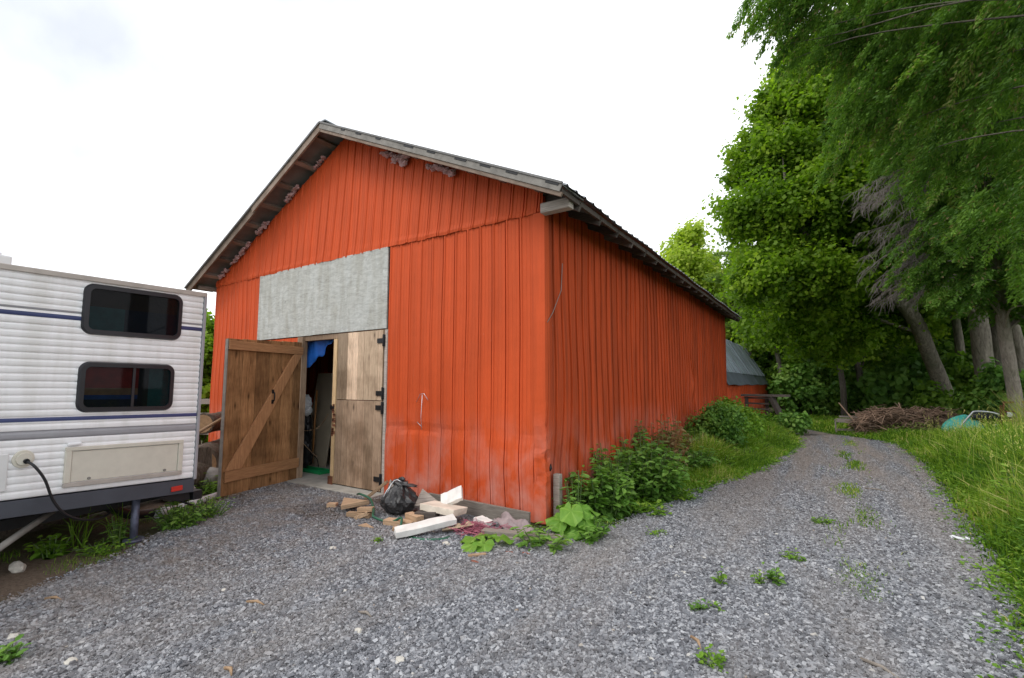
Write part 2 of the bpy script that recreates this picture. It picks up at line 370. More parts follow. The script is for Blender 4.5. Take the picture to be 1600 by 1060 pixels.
def gravel_mat():
    m, nt, b = mat('crushed_stone_gravel'); v = vec(nt)
    vo = N(nt, 'ShaderNodeTexVoronoi', Scale=62.0); nt.links.new(v, vo.inputs['Vector'])
    vd = N(nt, 'ShaderNodeTexVoronoi', feature='DISTANCE_TO_EDGE', Scale=62.0); nt.links.new(v, vd.inputs['Vector'])
    sx = N(nt, 'ShaderNodeSeparateColor'); nt.links.new(vo.outputs['Color'], sx.inputs[0])
    c = ramp(nt, sx.outputs[0], [(0, (.09, .098, .115)), (.5, (.22, .235, .265)), (.85, (.37, .385, .42)), (.96, (.48, .46, .42))]).outputs[0]
    e = ramp(nt, vd.outputs['Distance'], [(0, (.35, .35, .35)), (.12, (1, 1, 1))]).outputs[0]
    c = mixc(nt, 1.0, c, e, 'MULTIPLY')
    dust = ramp(nt, noise(nt, vec(nt, 'Object', (1.4, .35, 1)), 1.0, 6, .65), [(.45, (0, 0, 0)), (.75, (.75, .75, .75))]).outputs[0]
    c = mixc(nt, dust, c, (.27, .235, .205))
    sy_ = N(nt, 'ShaderNodeSeparateXYZ'); nt.links.new(vec(nt), sy_.inputs[0]); my_ = N(nt, 'ShaderNodeMapRange'); nt.links.new(sy_.outputs['Y'], my_.inputs[0])
    my_.inputs[1].default_value = 5.; my_.inputs[2].default_value = 11.; tb = ramp(nt, noise(nt, vec(nt, 'Object', (1.8, .16, 1)), 1.3, 5, .6), [(.40, (0, 0, 0)), (.58, (.8, .8, .8))]).outputs[0]
    my2 = N(nt, 'ShaderNodeMath', operation='MULTIPLY'); nt.links.new(my_.outputs[0], my2.inputs[0]); nt.links.new(tb, my2.inputs[1]); c = mixc(nt, my2.outputs[0], c, (.30, .245, .205))
    sx_ = N(nt, 'ShaderNodeSeparateXYZ'); nt.links.new(vec(nt), sx_.inputs[0]); mr_ = N(nt, 'ShaderNodeMapRange'); nt.links.new(sx_.outputs['X'], mr_.inputs[0])
    mr_.inputs[1].default_value = -3.3; mr_.inputs[2].default_value = -5.4; pn = ramp(nt, noise(nt, vec(nt, 'Object', (1.3, 2.2, 1)), 1.4, 6, .7), [(.42, (0, 0, 0)), (.60, (.9, .9, .9))]).outputs[0]
    mm_ = N(nt, 'ShaderNodeMath', operation='MULTIPLY'); nt.links.new(mr_.outputs[0], mm_.inputs[0]); nt.links.new(pn, mm_.inputs[1])
    c = mixc(nt, mm_.outputs[0], c, ramp(nt, noise(nt, v, 40, 5, .8), [(.3, (.07, .05, .035)), (.7, (.27, .20, .14))]).outputs[0])
    nt.links.new(c, b.inputs['Base Color']); b.inputs['Roughness'].default_value = .9; b.inputs['Specular IOR Level'].default_value = .2
    bump(nt, b, vd.outputs['Distance'], 1.0, .05); return m
g = MB(); g.add([(-150, -60, 0), (150, -60, 0), (150, 240, 0), (-150, 240, 0)], [(0, 1, 2, 3)])
tag(g.build('ground', ground_mat()), kind='structure')

ROAD = [(-4.6,-3),(-4.75,.3),(-4.95,.95),(-5.2,1.3),(-5.6,1.9),(-6.1,2.5),(-6.6,3.05),(-7.1,3.5),(-7.45,4.2),(-7.55,4.84),(-5.3,4.84),(-2.9,4.6),(-2.3,4.6),
        (-2.0,5.3),(-1.95,6.5),(-1.8,7.3),(-1.5,8.6),(-1.15,10),(-.95,12),(-.72,14.2),(-.8,16.5),(-1.1,18.4),(-2.2,20.4),(-2.2,21.2),(-.9,20.3),(-.3,19.0),(.5,17.9),(1.15,17),
        (1.4,16.2),(1.48,12.7),(1.31,9.5),(1.16,7),(.98,5.2),(.83,3.9),(.7,2.5),(.6,-3)]
def densify(poly, step=.22, amp=.07):
    out = []
    for i, p in enumerate(poly):
        q = poly[(i+1) % len(poly)]; L = math.dist(p, q); n = max(1, int(L/step))
        for k in range(n):
            t = k/n; x = p[0]+(q[0]-p[0])*t; y = p[1]+(q[1]-p[1])*t
            j = amp if not (4.5 < y < 4.9 and x < -2.5) else 0
            out.append((x+random.uniform(-j, j), y+random.uniform(-j, j)))
    return out
def inside(x, y, poly):
    r = np.zeros(len(x), bool); n = len(poly)
    for i in range(n):
        x1, y1 = poly[i]; x2, y2 = poly[(i+1) % n]
        c = ((y1 > y) != (y2 > y)) & (x < (x2-x1)*(y-y1)/((y2-y1) if y2 != y1 else 1e-9)+x1)
        r ^= c
    return r
rp_ = densify(ROAD)
bm = bmesh.new(); vs = [bm.verts.new((x, y, .004)) for x, y in rp_]; fc = bm.faces.new(vs); bmesh.ops.triangulate(bm, faces=[fc])
bmesh.ops.recalc_face_normals(bm, faces=bm.faces)
for f_ in bm.faces:
    if f_.normal.z < 0: f_.normal_flip()
me = bpy.data.meshes.new('gravel_road'); bm.to_mesh(me); bm.free(); me.materials.append(gravel_mat())
o = bpy.data.objects.new('gravel_road', me); S.collection.objects.link(o); tag(o, kind='structure')

def stone_mesh(name, P, size, tone, m, flat=.75):
    n = len(P); cube = np.array([[x, y, z] for z in (-1, 1) for y in (-1, 1) for x in (-1, 1)], float)
    V = cube[None]*(1+rng.uniform(-.45, .2, (n, 8, 3)))
    V = V*np.stack([rng.uniform(.8, 1.35, n), rng.uniform(.55, 1., n), rng.uniform(.45, .8, n)], 1)[:, None]
    q = norm(rng.normal(size=(n, 4))); w, x, y, z = q.T
    Rm = np.stack([1-2*(y*y+z*z), 2*(x*y-z*w), 2*(x*z+y*w), 2*(x*y+z*w), 1-2*(x*x+z*z), 2*(y*z-x*w), 2*(x*z-y*w), 2*(y*z+x*w), 1-2*(x*x+y*y)], 1).reshape(n, 3, 3)
    V = np.einsum('nij,nkj->nki', Rm, V); V[:, :, 2] *= flat
    V = V*size[:, None, None]+P[:, None]
    F = np.array([(0,2,3,1),(4,5,7,6),(0,1,5,4),(2,6,7,3),(0,4,6,2),(1,3,7,5)])
    Q = (np.arange(n)[:, None, None]*8+F[None]).reshape(-1, 4)
    return fast(name, V, Q, m, None, np.repeat(tone, 6))
def stone_mat():
    m, nt, b = mat('crushed_stones'); tn = attr(nt)
    c = ramp(nt, tn, [(0, (.035, .037, .045)), (.35, (.155, .162, .182)), (.7, (.32, .33, .355)), (.925, (.54, .55, .57)), (.945, (.34, .25, .17)), (.965, (.58, .55, .48)), (1, (.72, .70, .66))]).outputs[0]
    d = ramp(nt, noise(nt, vec(nt, 'Object', (1.2, .4, 1)), 1.0, 6, .65), [(.45, (0, 0, 0)), (.7, (.7, .7, .7))]).outputs[0]
    c = mixc(nt, d, c, (.27, .235, .205))
    sy_ = N(nt, 'ShaderNodeSeparateXYZ'); nt.links.new(vec(nt), sy_.inputs[0]); my_ = N(nt, 'ShaderNodeMapRange'); nt.links.new(sy_.outputs['Y'], my_.inputs[0])
    my_.inputs[1].default_value = 5.; my_.inputs[2].default_value = 11.; tb = ramp(nt, noise(nt, vec(nt, 'Object', (1.8, .16, 1)), 1.3, 5, .6), [(.40, (0, 0, 0)), (.58, (.8, .8, .8))]).outputs[0]
    my2 = N(nt, 'ShaderNodeMath', operation='MULTIPLY'); nt.links.new(my_.outputs[0], my2.inputs[0]); nt.links.new(tb, my2.inputs[1]); c = mixc(nt, my2.outputs[0], c, (.30, .245, .205))
    sx_ = N(nt, 'ShaderNodeSeparateXYZ'); nt.links.new(vec(nt), sx_.inputs[0]); mr_ = N(nt, 'ShaderNodeMapRange'); nt.links.new(sx_.outputs['X'], mr_.inputs[0])
    mr_.inputs[1].default_value = -3.3; mr_.inputs[2].default_value = -5.4; pn = ramp(nt, noise(nt, vec(nt, 'Object', (1.3, 2.2, 1)), 1.4, 6, .7), [(.42, (0, 0, 0)), (.60, (.9, .9, .9))]).outputs[0]
    mm_ = N(nt, 'ShaderNodeMath', operation='MULTIPLY'); nt.links.new(mr_.outputs[0], mm_.inputs[0]); nt.links.new(pn, mm_.inputs[1])
    m7 = N(nt, 'ShaderNodeMath', operation='MULTIPLY'); nt.links.new(mm_.outputs[0], m7.inputs[0]); m7.inputs[1].default_value = .65
    c = mixc(nt, m7.outputs[0], c, (.24, .175, .12))
    c = mixc(nt, .3, c, ramp(nt, noise(nt, vec(nt), 90, 3), [(.3, (.08, .08, .09)), (.7, (.32, .32, .33))]).outputs[0])
    nt.links.new(c, b.inputs['Base Color']); b.inputs['Roughness'].default_value = .8; b.inputs['Specular IOR Level'].default_value = .25; return m
STONE = stone_mat()
n = 5200000
D = 1.5+(15.-1.5)*rng.uniform(0, 1, n); lat = rng.uniform(-1.35, 1.35, n)*D   # candidates spread before the viewer
keep = rng.uniform(0, 1, n) < np.clip((D/3.3), .25, 1)*np.clip((4.6/D)**2.2, 0, 1)*.85
D, lat = D[keep], lat[keep]
X = _f.x/math.cos(PITCH)*D+_r.x*lat; Y = _f.y/math.cos(PITCH)*D+_r.y*lat
jx, jy = rng.normal(0, .08, len(X)), rng.normal(0, .08, len(X))
k = inside(X+jx, Y+jy, ROAD) & (rng.uniform(0, 1, len(X)) < 1-.75*np.clip((-3.6-X)/1.6, 0, 1)*(np.sin(2.1*X+1.4*Y)+np.sin(3.3*Y-1.2*X+1) > .3)); X, Y, D = X[k], Y[k], D[k]
sz = rng.lognormal(0, .33, len(X))*.0066*(1+.02*np.clip(D-3, 0, 8)); big = rng.uniform(0, 1, len(X)) < .06; sz = np.where(big, rng.uniform(.009, .0175, len(X)), np.clip(sz, .003, .0125))
stone_mesh_n = len(X); print('stones', stone_mesh_n)
tn = rng.uniform(0, 1, len(X))**1.0
tn = np.where(rng.uniform(0, 1, len(X)) < .955, tn*.93, tn)
tag(stone_mesh('gravel', np.stack([X, Y, .002+sz*rng.uniform(.1, 1.0, len(X))], 1), sz, tn, STONE), kind='stuff')

# ================================================================ BARN
BX0, BX1, BY0, BY1 = -10.66, -2.75, 4.86, 16.95
RX, RZ = -6.65, 5.81           # ridge
LX, LZ = -11.06, 3.60          # left eave
EX, EZ = -2.27, 3.745          # right eave
def roof_z(x): return RZ+(LZ-RZ)*(RX-x)/(RX-LX) if x < RX else RZ+(EZ-RZ)*(x-RX)/(EX-RX)
barn = thing('barn', 'large orange corrugated steel barn with gable roof, grey plywood panel and plank doors', 'barn', ((BX0+BX1)/2, BY0, 0))
barn_off = Vector(((BX0+BX1)/2, BY0, 0))
def under(o, parent=barn, off=barn_off):   # keep world placement of meshes written in world numbers
    o.parent = parent; o.location = -off if parent.parent is None else (0, 0, 0); return o

PROF = [(0, 0), (.003, -.034), (.018, -.034), (.021, .014), (.040, .015), (.052, 0), (.098, 0), (.103, .004), (.110, 0), (.152, 0), (.157, .004), (.164, 0)]
def siding(name, u0, u1, zb, zt, place, m, sp=.209, rows=36, du=lambda u, z: 0, dd=lambda u, z: 0, seed=1, lip=.0):
    rs = random.Random(seed); us = []; ds = []; u = u0; k = 0
    while u < u1-1e-4:
        j = rs.uniform(-.006, .006); amp = rs.uniform(.8, 1.15)
        for a, d in PROF:
            if u+a < u1: us.append(u+a+(j if a > 0 and u+a+j > u0 else 0)); ds.append(d*amp)
        u += sp; k += 1
    us.append(u1); ds.append(0)
    V = []
    wob = [rs.uniform(0, 6.28) for _ in range(4)]
    for u, d in zip(us, ds):
        b_, t_ = zb(u), zt(u)
        for r in range(rows+1):
            z = b_+(t_-b_)*r/rows
            w = .004*math.sin(3.1*u+1.7*z+wob[0])+.003*math.sin(7.3*u-2.9*z+wob[1])+.0015*math.sin(19*u+4*z+wob[2])
            V.append(place(u+du(u, z), d+w+dd(u, z), z))
    Q = [(c*(rows+1)+r, (c+1)*(rows+1)+r, (c+1)*(rows+1)+r+1, c*(rows+1)+r+1) for c in range(len(us)-1) for r in range(rows)]
    return under(fast(name, np.array(V), np.array(Q), m, None, None))
front = lambda u, d, z: (u, BY0-d, z)
side = lambda u, d, z: (BX1+d, u, z)
G = lambda x, c, w: math.exp(-((x-c)/w)**2)
def dent(u, z):   # the long pushed-in crease a metre above the ground, belly below it
    return -.018*G(z, .98, .06)*(.6+.4*math.sin(2.3*u)) + .030*G(z, .62, .28)*(.5+.5*math.sin(1.9*u+1)) + .006*math.sin(9*u)*G(z, .75, .4)
def duf(u, z): return .004*math.sin(2.2*z+u*1.3)+.008*G(z, .8, .25)*math.sin(11*u)
siding('siding', -5.40, BX1, lambda u: .03+.02*math.sin(5*u), lambda u: 3.70, front, ORANGE, du=duf, dd=dent, seed=3, rows=60)
siding('siding', BX0, -8.95, lambda u: .02, lambda u: 3.70, front, ORANGE, sp=.15, du=lambda u, z: .01*math.sin(3*z), seed=4)
siding('siding', -8.95, -7.63, lambda u: .02, lambda u: 2.40, front, ORANGE, seed=5)
def gab_b(u): return 3.62+.03*(u+10)/7+.006*math.sin(15*u)+(.008 if u < -5 else 0)
def gab_t(u): return roof_z(min(max(u, BX0), BX1))-.075
siding('gable_siding', BX0+.01, BX1-.005, lambda u: gab_b(u), lambda u: max(gab_t(u), gab_b(u)+.02), lambda u, d, z: (min(max(u+.085*(z-3.65), BX0), BX1-.003), BY0-.014-d, min(z, roof_z(min(max(u+.085*(z-3.65), BX0), BX1))-.075)), ORANGE, sp=.2, du=lambda u, z: .008*math.sin(2*z+u*2), dd=lambda u, z: .012*G(z, 3.68, .04), seed=6, rows=24)
def sdu(u, z):
    return (.05*G(u, 12.1, .55)*math.sin(5*z+u*2)+.035*math.sin(2.2*z+.7*u)*G(z, .9, 1.2)+.09*G(u, 12.4, .35)*G(z, 1.35, .5))
def sdd(u, z):
    return (.06*G(u, 12.0, .35)*G(z, 1.55, .25)*math.sin(9*u) - .05*G(u, 12.5, .12)*G(z, 1.4, .45)+.03*G(z, .55, .35)*math.sin(2.1*u)+.012*math.sin(1.3*u+z)
            + .03*G(u, 5.0, .15)*G(z, .8, .5))
siding('side_siding', BY0, BY1, lambda u: .03, lambda u: 3.86, side, ORANGE_SHADED, du=sdu, dd=sdd, seed=8, rows=56, sp=.212)
w = MB(); w.box(BX0, BX0+.03, BY0+.02, BY1, 0, 3.72); under(w.build('left_wall', ORANGE_SHADED)); w = MB(); w.box(BX0+.031, BX1-.03, BY1-.03, BY1+.01, 0, 3.72)
w.add([(BX0, BY1, 3.721), (BX1-.03, BY1, 3.721), (RX, BY1, 5.75)], [(0, 1, 2)])
under(w.build('back_wall', ORANGE_SHADED))
# corner trim, crumpled low down
cv = []; rows = 70
for r in range(rows+1):
    z = .03+3.62*r/rows; c = G(z, .75, .42)
    k = c*(.014*math.sin(15*z)+.010*math.sin(37*z+1)); kk = c*.02
    for (x, y) in ((-.135, -.022), (-.12, -.026), (-.02+k*.5, -.030-kk), (.024+k, -.026-kk*.6), (.026+k*.8, .03+kk*.3), (.022, .085)):
        cv.append((BX1+x, BY0+y+.4*k*(x < 0), z))
Q = [(r*6+c, r*6+c+1, (r+1)*6+c+1, (r+1)*6+c) for r in range(rows) for c in range(5)]
under(fast('corner_trim', np.array(cv), np.array(Q), ORANGE, None, None, False))
h = MB(); h.tube([(BX1+.022, 4.93, .60), (BX1+.026, 4.935, .63), (BX1+.022, 4.95, .68)], [.012, .022, .006], 7, rough=.5); under(h.build('tear', BLACK))
p = MB(); p.box(BX1+.035, BX1+.115, 4.98, 5.06, 0, .56, .6); under(p.build('corner_post', W_GREY, bevel=.006))
# plywood
p = MB(); p.box(-8.96, -7.256, BY0-.0195, BY0+.01, 2.415, 3.655); p.box(-7.255, -5.425, BY0-.019, BY0+.01, 2.42, 3.66)
under(p.build('plywood_panel', M_PLY, bevel=.003))
# roof
roof = MB(); RY0, RY1 = 4.46, 17.1
def roofsheet(x0, z0, x1, z1, nm):
    V = []; sp = .23; ys = []; y = RY0
    while y < RY1:
        for a, hgt in ((0, 0), (.02, .022), (.045, .022), (.065, 0), (.14, 0)):
            if y+a < RY1: ys.append((y+a, hgt))
        y += sp
    ys.append((RY1, 0)); n = len(ys); K = 6
    for i, (y, hh) in enumerate(ys):
        for k in range(K+1):
            t = k/K; sag = .012*math.sin(i*.13+k)
            V.append((x0+(x1-x0)*t, y, z0+(z1-z0)*t+hh+sag*(t > 0)))
    Q = [(i*(K+1)+k, (i+1)*(K+1)+k, (i+1)*(K+1)+k+1, i*(K+1)+k+1) for i in range(n-1) for k in range(K)]
    return np.array(V), np.array(Q)
V1, Q1 = roofsheet(RX, RZ, LX-.03, LZ-.015, 0); V2, Q2 = roofsheet(RX, RZ, EX+.03, EZ-.015, 0)
rf = under(fast('roof', np.concatenate([V1, V2]), np.concatenate([Q1, Q2+len(V1)]), ROOFM))
def rpart(mb, nm, m, bevel=0): o = mb.build(nm, m, bevel=bevel); o.parent = rf; return o
rc = MB(); rc.bar((RX, RY0-.01, RZ+.02), (RX, RY1, RZ+.02), .22, .02); rpart(rc, 'ridge_cap', ROOFM)
def slope_pt(x, drop): return (x, roof_z(x)-drop)
# purlins along Y, showing in both overhangs
for i in range(9):
    for sgn in (-1, 1):
        x = RX+sgn*(.22+i*.52)
        if x < LX+.1 or x > EX-.02: continue
        m_ = MB(); sl = math.atan2(roof_z(x+.01)-roof_z(x-.01), .02)
        M = Matrix.Translation((x, RY0+.04, roof_z(x)-.052)) @ Matrix.Rotation(-sl, 4, 'Y')
        m_.box(-.045, .045, 0, RY1-RY0-.06, -.033, .028, random.uniform(.3, .8), M); rpart(m_, 'purlin', W_GREYY)
# dark roof boards seen in the left and right overhangs
m_ = MB()
for a, b_ in ((RX, LX), (RX, EX)):
    sg = -1 if b_ < a else 1
    m_.bar((RX+sg*.02, RY0+.25, roof_z(RX+sg*.02)-.016), (b_, RY0+.25, roof_z(b_)-.016), .50, .012, .5, (0, 0, 1))
rpart(m_, 'soffit_sheet', ROOFDK)
# left barge: brown board; right: grey flashing with dark splices over a thin board
def barge(x0, x1, y, drop, hgt, th, tone, nm, m):
    mb = MB(); a = Vector((x0, y, roof_z(x0)-drop)); b_ = Vector((x1, y, roof_z(x1)-drop)); mb.bar(a, b_, th, hgt, tone); return rpart(mb, nm, m, .003)
lf = MB(); lf.bar((0, 0, 0), (2, 0, 0), .03, .15)
def sloped_board(x0, x1, y, drop, hgt, th, tone, nm, m):
    L = math.hypot(x1-x0, roof_z(x1)-roof_z(x0)); mb = MB(); mb.box(0, L, -th/2, th/2, -hgt/2, hgt/2, tone)
    o = mb.build(nm, m, bevel=.003); o.parent = rf; o.location = (x0, y, roof_z(x0)-drop)
    o.rotation_euler = (0, -math.atan2(roof_z(x1)-roof_z(x0), x1-x0), 0); return o
sloped_board(LX+.01, -8.55, RY0+.005, .095, .13, .035, .42, 'barge_board', W_FASC)
sloped_board(-8.60, RX-.005, RY0-.012, .080, .125, .035, .62, 'barge_board', W_FASC)
sloped_board(LX-.01, RX, RY0-.026, .012, .035, .05, .5, 'edge_flashing', ROOFDK)
sloped_board(RX+.004, EX-.02, RY0-.008, .125, .05, .03, .6, 'barge_board', W_FASC)
sloped_board(RX+.004, EX-.02, RY0-.030, .055, .085, .012, .5, 'edge_flashing', TRIM)
sloped_board(RX, EX, RY0-.034, -.004, .026, .03, .5, 'edge_flashing', ROOFDK)
for i in range(9):
    x = RX+.5+i*.46+random.uniform(-.08, .08); sloped_board(x, x+random.uniform(.05, .2), RY0-.038, .026, .028, .008, .5, 'flashing_gap', BLACK)
# eave framing on the right side wall
for i in range(21):
    y = 4.95+i*.6
    m_ = MB(); m_.bar((BX1-.05, y, roof_z(BX1-.05)-.115), (EX-.04, y, roof_z(EX-.04)-.115), .045, .10, random.uniform(.2, .7)); rpart(m_, 'rafter_tail', W_DARK)
m_ = MB(); m_.bar((EX-.05, RY0+.02, EZ-.05), (EX-.05, RY1, EZ-.05), .03, .06); rpart(m_, 'eave_batten', W_DARK)
m_ = MB(); m_.box(BX1+.02, BX1+.40, 4.74, 4.86, 3.60, 3.72, .85); rpart(m_, 'eave_block', W_GREY, .01)
m_ = MB(); m_.tube([(LX+.24, 4.56, 3.60), (LX+.24, 5.3, 3.60)], .05, 10); rpart(m_, 'eave_pole', W_GREYY)
# glass wool poking out under the rake
def blob(name, pts, m, parent, seed=0, sub=2, amp=.5):
    bm = bmesh.new()
    rs = random.Random(seed)
    for (c, r) in pts:
        q = bmesh.ops.create_icosphere(bm, subdivisions=sub, radius=1)
        for v in q['verts']:
            k = 1+amp*(rs.random()-.5); v.co = Vector((v.co.x*r[0]*k, v.co.y*r[1]*k, v.co.z*r[2]*k))+Vector(c)
    me = bpy.data.meshes.new(name); bm.to_mesh(me); bm.free(); me.materials.append(m)
    o = bpy.data.objects.new(name, me); S.collection.objects.link(o); o.parent = parent; return o
def wool(x0, x1, n, seed, big=1):
    rs = random.Random(seed); pts = []; n = int(n*3)
    for i in range(n):
        x = x0+(x1-x0)*(i+.5)/n+rs.uniform(-.03, .03)
        pts.append(((x, BY0-.05-rs.random()*.05, roof_z(x)-.125-rs.uniform(0, .05)*big), (rs.uniform(.015, .055)*big, .03, rs.uniform(.012, .035)*big)))
    o = blob('insulation', pts, PINK, barn, seed, 2, .9); o.location = -barn_off
wool(-9.9, -9.3, 12, 1); wool(-9.05, -8.7, 8, 2); wool(-8.1, -7.75, 7, 3); wool(-10.4, -10.15, 5, 9)
wool(-5.55, -5.05, 9, 4); wool(-5.25, -5.02, 4, 5, 1.8); wool(-4.6, -4.1, 11, 6, 1.1); wool(-7.3, -7.0, 5, 7, .7)
# stray wires on the walls
m_ = MB()
m_.tube([(-4.74, 4.80, 1.35), (-4.66, 4.79, 1.46), (-4.60, 4.80, 1.47), (-4.52, 4.795, 1.38)], .004, 5)
m_.tube([(-4.63, 4.80, 1.47), (-4.65, 4.80, 1.15), (-4.62, 4.79, .98)], .004, 5); m_.tube([(-4.63, 4.80, 1.02), (-4.72, 4.80, 1.08)], .004, 5)
under(m_.build('wire', CHROME))
m_ = MB(); m_.tube([(BX1+.03, 4.88, 2.32), (BX1+.04, 5.0, 2.45), (BX1+.05, 5.2, 2.75), (BX1+.05, 5.24, 3.1)], .005, 5); under(m_.build('wire', TRIM))
# door frame
m_ = MB(); m_.box(-7.62, -7.47, BY0-.04, BY0+.06, 0, 2.40, .45); under(m_.build('door_jamb', W_LOWER, bevel=.004))
m_ = MB(); m_.box(-5.44, -5.385, BY0-.028, BY0+.06, 0, 2.40, .8); under(m_.build('door_jamb', W_GREY, bevel=.004))
m_ = MB(); m_.box(-7.5, -5.4, BY0+.0, BY0+.09, 2.33, 2.41, .4); under(m_.build('door_header', W_LOWER))
m_ = MB(); m_.box(-7.55, -5.38, BY0-.26, BY0+.02, 0, .035); m_.box(-10.4, -3.0, BY0+.021, 16.8, 0, .03); under(m_.build('concrete_floor', CONC, bevel=.01))
# closed leaf: upper and lower halves
up = MB(); x = -6.545; ws = [(.25, .28), (.125, .82), (.125, .88), (.14, .62), (.13, .54), (.19, .56), (.10, .66)]
for wd, tn_ in ws:
    up.box(x+.002, x+wd-.002, BY0-.015-random.random()*.004, BY0+.02, 1.355, 2.40, tn_); x += wd
upd = under(up.build('upper_door', W_PALE, bevel=.003))
lo = MB(); x = -6.545
for wd, tn_ in ((.16, .36), (.15, .46), (.2, .56), (.17, .64), (.2, .5), (.19, .58)):
    lo.box(x+.001, x+wd-.001, BY0-.015-random.random()*.003, BY0+.02, .05, 1.345, tn_); x += wd
lod = under(lo.build('lower_door', W_LOWER, bevel=.003))
def strap(par, z):
    m_ = MB(); m_.box(-5.475, -5.425, BY0-.042, BY0-.018, z-.085, z+.085); m_.box(-5.60, -5.47, BY0-.035, BY0-.019, z-.035, z+.035); m_.tube([(-5.45, BY0-.045, z-.09), (-5.45, BY0-.045, z+.09)], .013, 8)
    o = m_.build('hinge', BLACK, bevel=.002); o.parent = par; return o
strap(upd, 2.24); strap(upd, 1.46); strap(lod, 1.25); strap(lod, .22)
m_ = MB(); m_.box(-6.63, -6.548, BY0-.03, BY0+.03, 1.2, 2.32, .8); m_.box(-6.62, -6.548, BY0-.028, BY0+.03, .05, 1.2, .62); under(m_.build('edge_stile', wood('yellowish_stile', (.30, .20, .10), (.50, .36, .20), 2, knots=False), bevel=.003))
m_ = MB(); m_.box(-6.66, -6.56, BY0-.042, BY0-.031, 1.21, 1.245); m_.box(-6.645, -6.62, BY0-.05, BY0-.03, 1.19, 1.265); o = m_.build('latch', BLACK); o.parent = lod
m_ = MB()
for i in range(16): z = .78+.03*i; m_.box(-6.62+random.uniform(0, .03), -6.575+random.uniform(0, .06), BY0-.034, BY0-.0305, z, z+random.uniform(.01, .05), .5)
o = m_.build('rust_patches', RUST); o.parent = lod
m_ = MB(); m_.box(-6.65, -6.545, BY0-.045, BY0-.0305, .03, .16); o = m_.build('rusted_plate', RUST); o.parent = lod
# open leaf: local x runs from hinge outwards, local y is the face turned to the yard
hinge = Vector((-7.47, 4.80, 0)); outp = Vector((-7.15, 3.44, 0)); ang = math.atan2(outp.y-hinge.y, outp.x-hinge.x); LW = (outp-hinge).length
od = MB(); x = 0
for wd, tn_ in ((.17, .36), (.24, .62), (.24, .5), (.25, .34), (.24, .56), (.26, .46)):
    wd *= LW/1.40; od.box(x+.003, x+wd-.003, -.02, .012+random.random()*.003, .03, 2.30-.06*x/LW, tn_); x += wd
odo = od.build('open_door', W_DOOR, bevel=.003); odo.parent = barn; odo.location = hinge-barn_off; odo.rotation_euler = (0, 0, ang)
def odp(mb, nm, m, bev=.004): o = mb.build(nm, m, bevel=bev); o.parent = odo; return o
m_ = MB(); m_.box(.0, LW-.005, .017, .052, 2.09, 2.22, .55); odp(m_, 'rail', W_RAIL)
m_ = MB(); m_.box(.0, LW-.04, .017, .052, .22, .375, .5); odp(m_, 'rail', W_RAIL)
br = MB(); pts = [(LW-.30, .378), (LW-.05, .378), (.19, 2.087), (.02, 2.087)]
br.prism(pts, lambda p_: (p_[0], .017, p_[1]), lambda p_: (p_[0], .05, p_[1]), .6); odp(br, 'brace', W_RAILV)
m_ = MB(); m_.tube([(.60, .05, 1.48), (.60, .085, 1.46), (.60, .09, 1.40), (.60, .085, 1.34), (.60, .05, 1.32)], .009, 8); m_.box(.58, .62, .05, .056, 1.45, 1.51); m_.box(.58, .62, .05, .056, 1.29, 1.35); odp(m_, 'handle', BLACK, 0)
m_ = MB(); m_.box(LW, LW+.012, -.02, .03, .03, 2.24); odp(m_, 'edge_strip', TRIM, 0)

# ---------------------------------------------------------------- things inside the doorway
tp = MB(); n1 = 26; rs = random.Random(5); Vt = []; Qt = []
for i in range(n1+1):
    t = i/n1; x = -7.78+.95*t; zb_ = 1.78+.56*t**1.1+.02*math.sin(17*t)+.015*math.sin(41*t)
    for j in range(9):
        s_ = j/8; Vt.append((x, 5.02+.03*math.sin(9*t+3*s_)+.02*math.sin(23*t), 2.40-(2.40-zb_)*s_))
for i in range(n1):
    for j in range(8): Qt.append((i*9+j, (i+1)*9+j, (i+1)*9+j+1, i*9+j+1))
o = fast('tarpaulin', np.array(Vt), np.array(Qt), BLUETARP, None, None, True); tag(o, 'torn blue tarpaulin hanging across the top of the open doorway', 'tarpaulin')
o.modifiers.new('thick', 'SOLIDIFY').thickness = .004
m_ = MB(); M = Matrix.Translation((-8.72, 5.75, .03)) @ Matrix.Rotation(R(-8), 4, 'X'); m_.box(0, .68, 0, .03, 0, 1.80, .5, M)
o = m_.build('board', plain('beige_panel', (.40, .34, .25), .7, 0, .08, 6, .05), bevel=.003); tag(o, 'tall beige board leaning inside the dark doorway', 'board')
# the board sits behind: shift into the gap seen past the jamb
rk = thing('rake', 'orange handled rake standing upright against the beige board in the doorway', 'rake', (-8.14, 5.55, .03))
m_ = MB(); m_.tube([(0, 0, .1), (-.01, .05, 1.45)], .017, 8); m_.build('handle', ORNP, rk)
m_ = MB()
for s_ in (-1, 1): m_.tube([(0, 0, .26), (s_*.1, -.02, .24), (s_*.2, -.03, .17), (s_*.26, -.04, .05)], .008, 6)
m_.tube([(0, 0, .3), (0, -.02, .08)], .02, 6)
m_.build('rake_head', BLACK, rk)
m_ = MB(); m_.box(-8.25, -7.42, 5.22, 5.42, .03, .045); m_.box(-8.25, -7.42, 5.215, 5.235, .045, .10); m_.box(-7.44, -7.42, 5.236, 5.42, .0451, .10); m_.box(-8.25, -8.23, 5.236, 5.42, .0451, .10); m_.box(-8.229, -7.441, 5.40, 5.42, .0451, .10)
tag(m_.build('plastic_tray', GREENP, bevel=.004), 'shallow green plastic tray on the floor of the doorway', 'tray')
bk = blob('white_bag', [((-8.02, 5.28, 1.25), (.13, .10, .16)), ((-7.96, 5.28, 1.12), (.10, .08, .10))], PAPER, None, 4, 3, .22); tag(bk, 'crumpled white bag hanging just inside the doorway', 'bag')
m_ = MB(); 
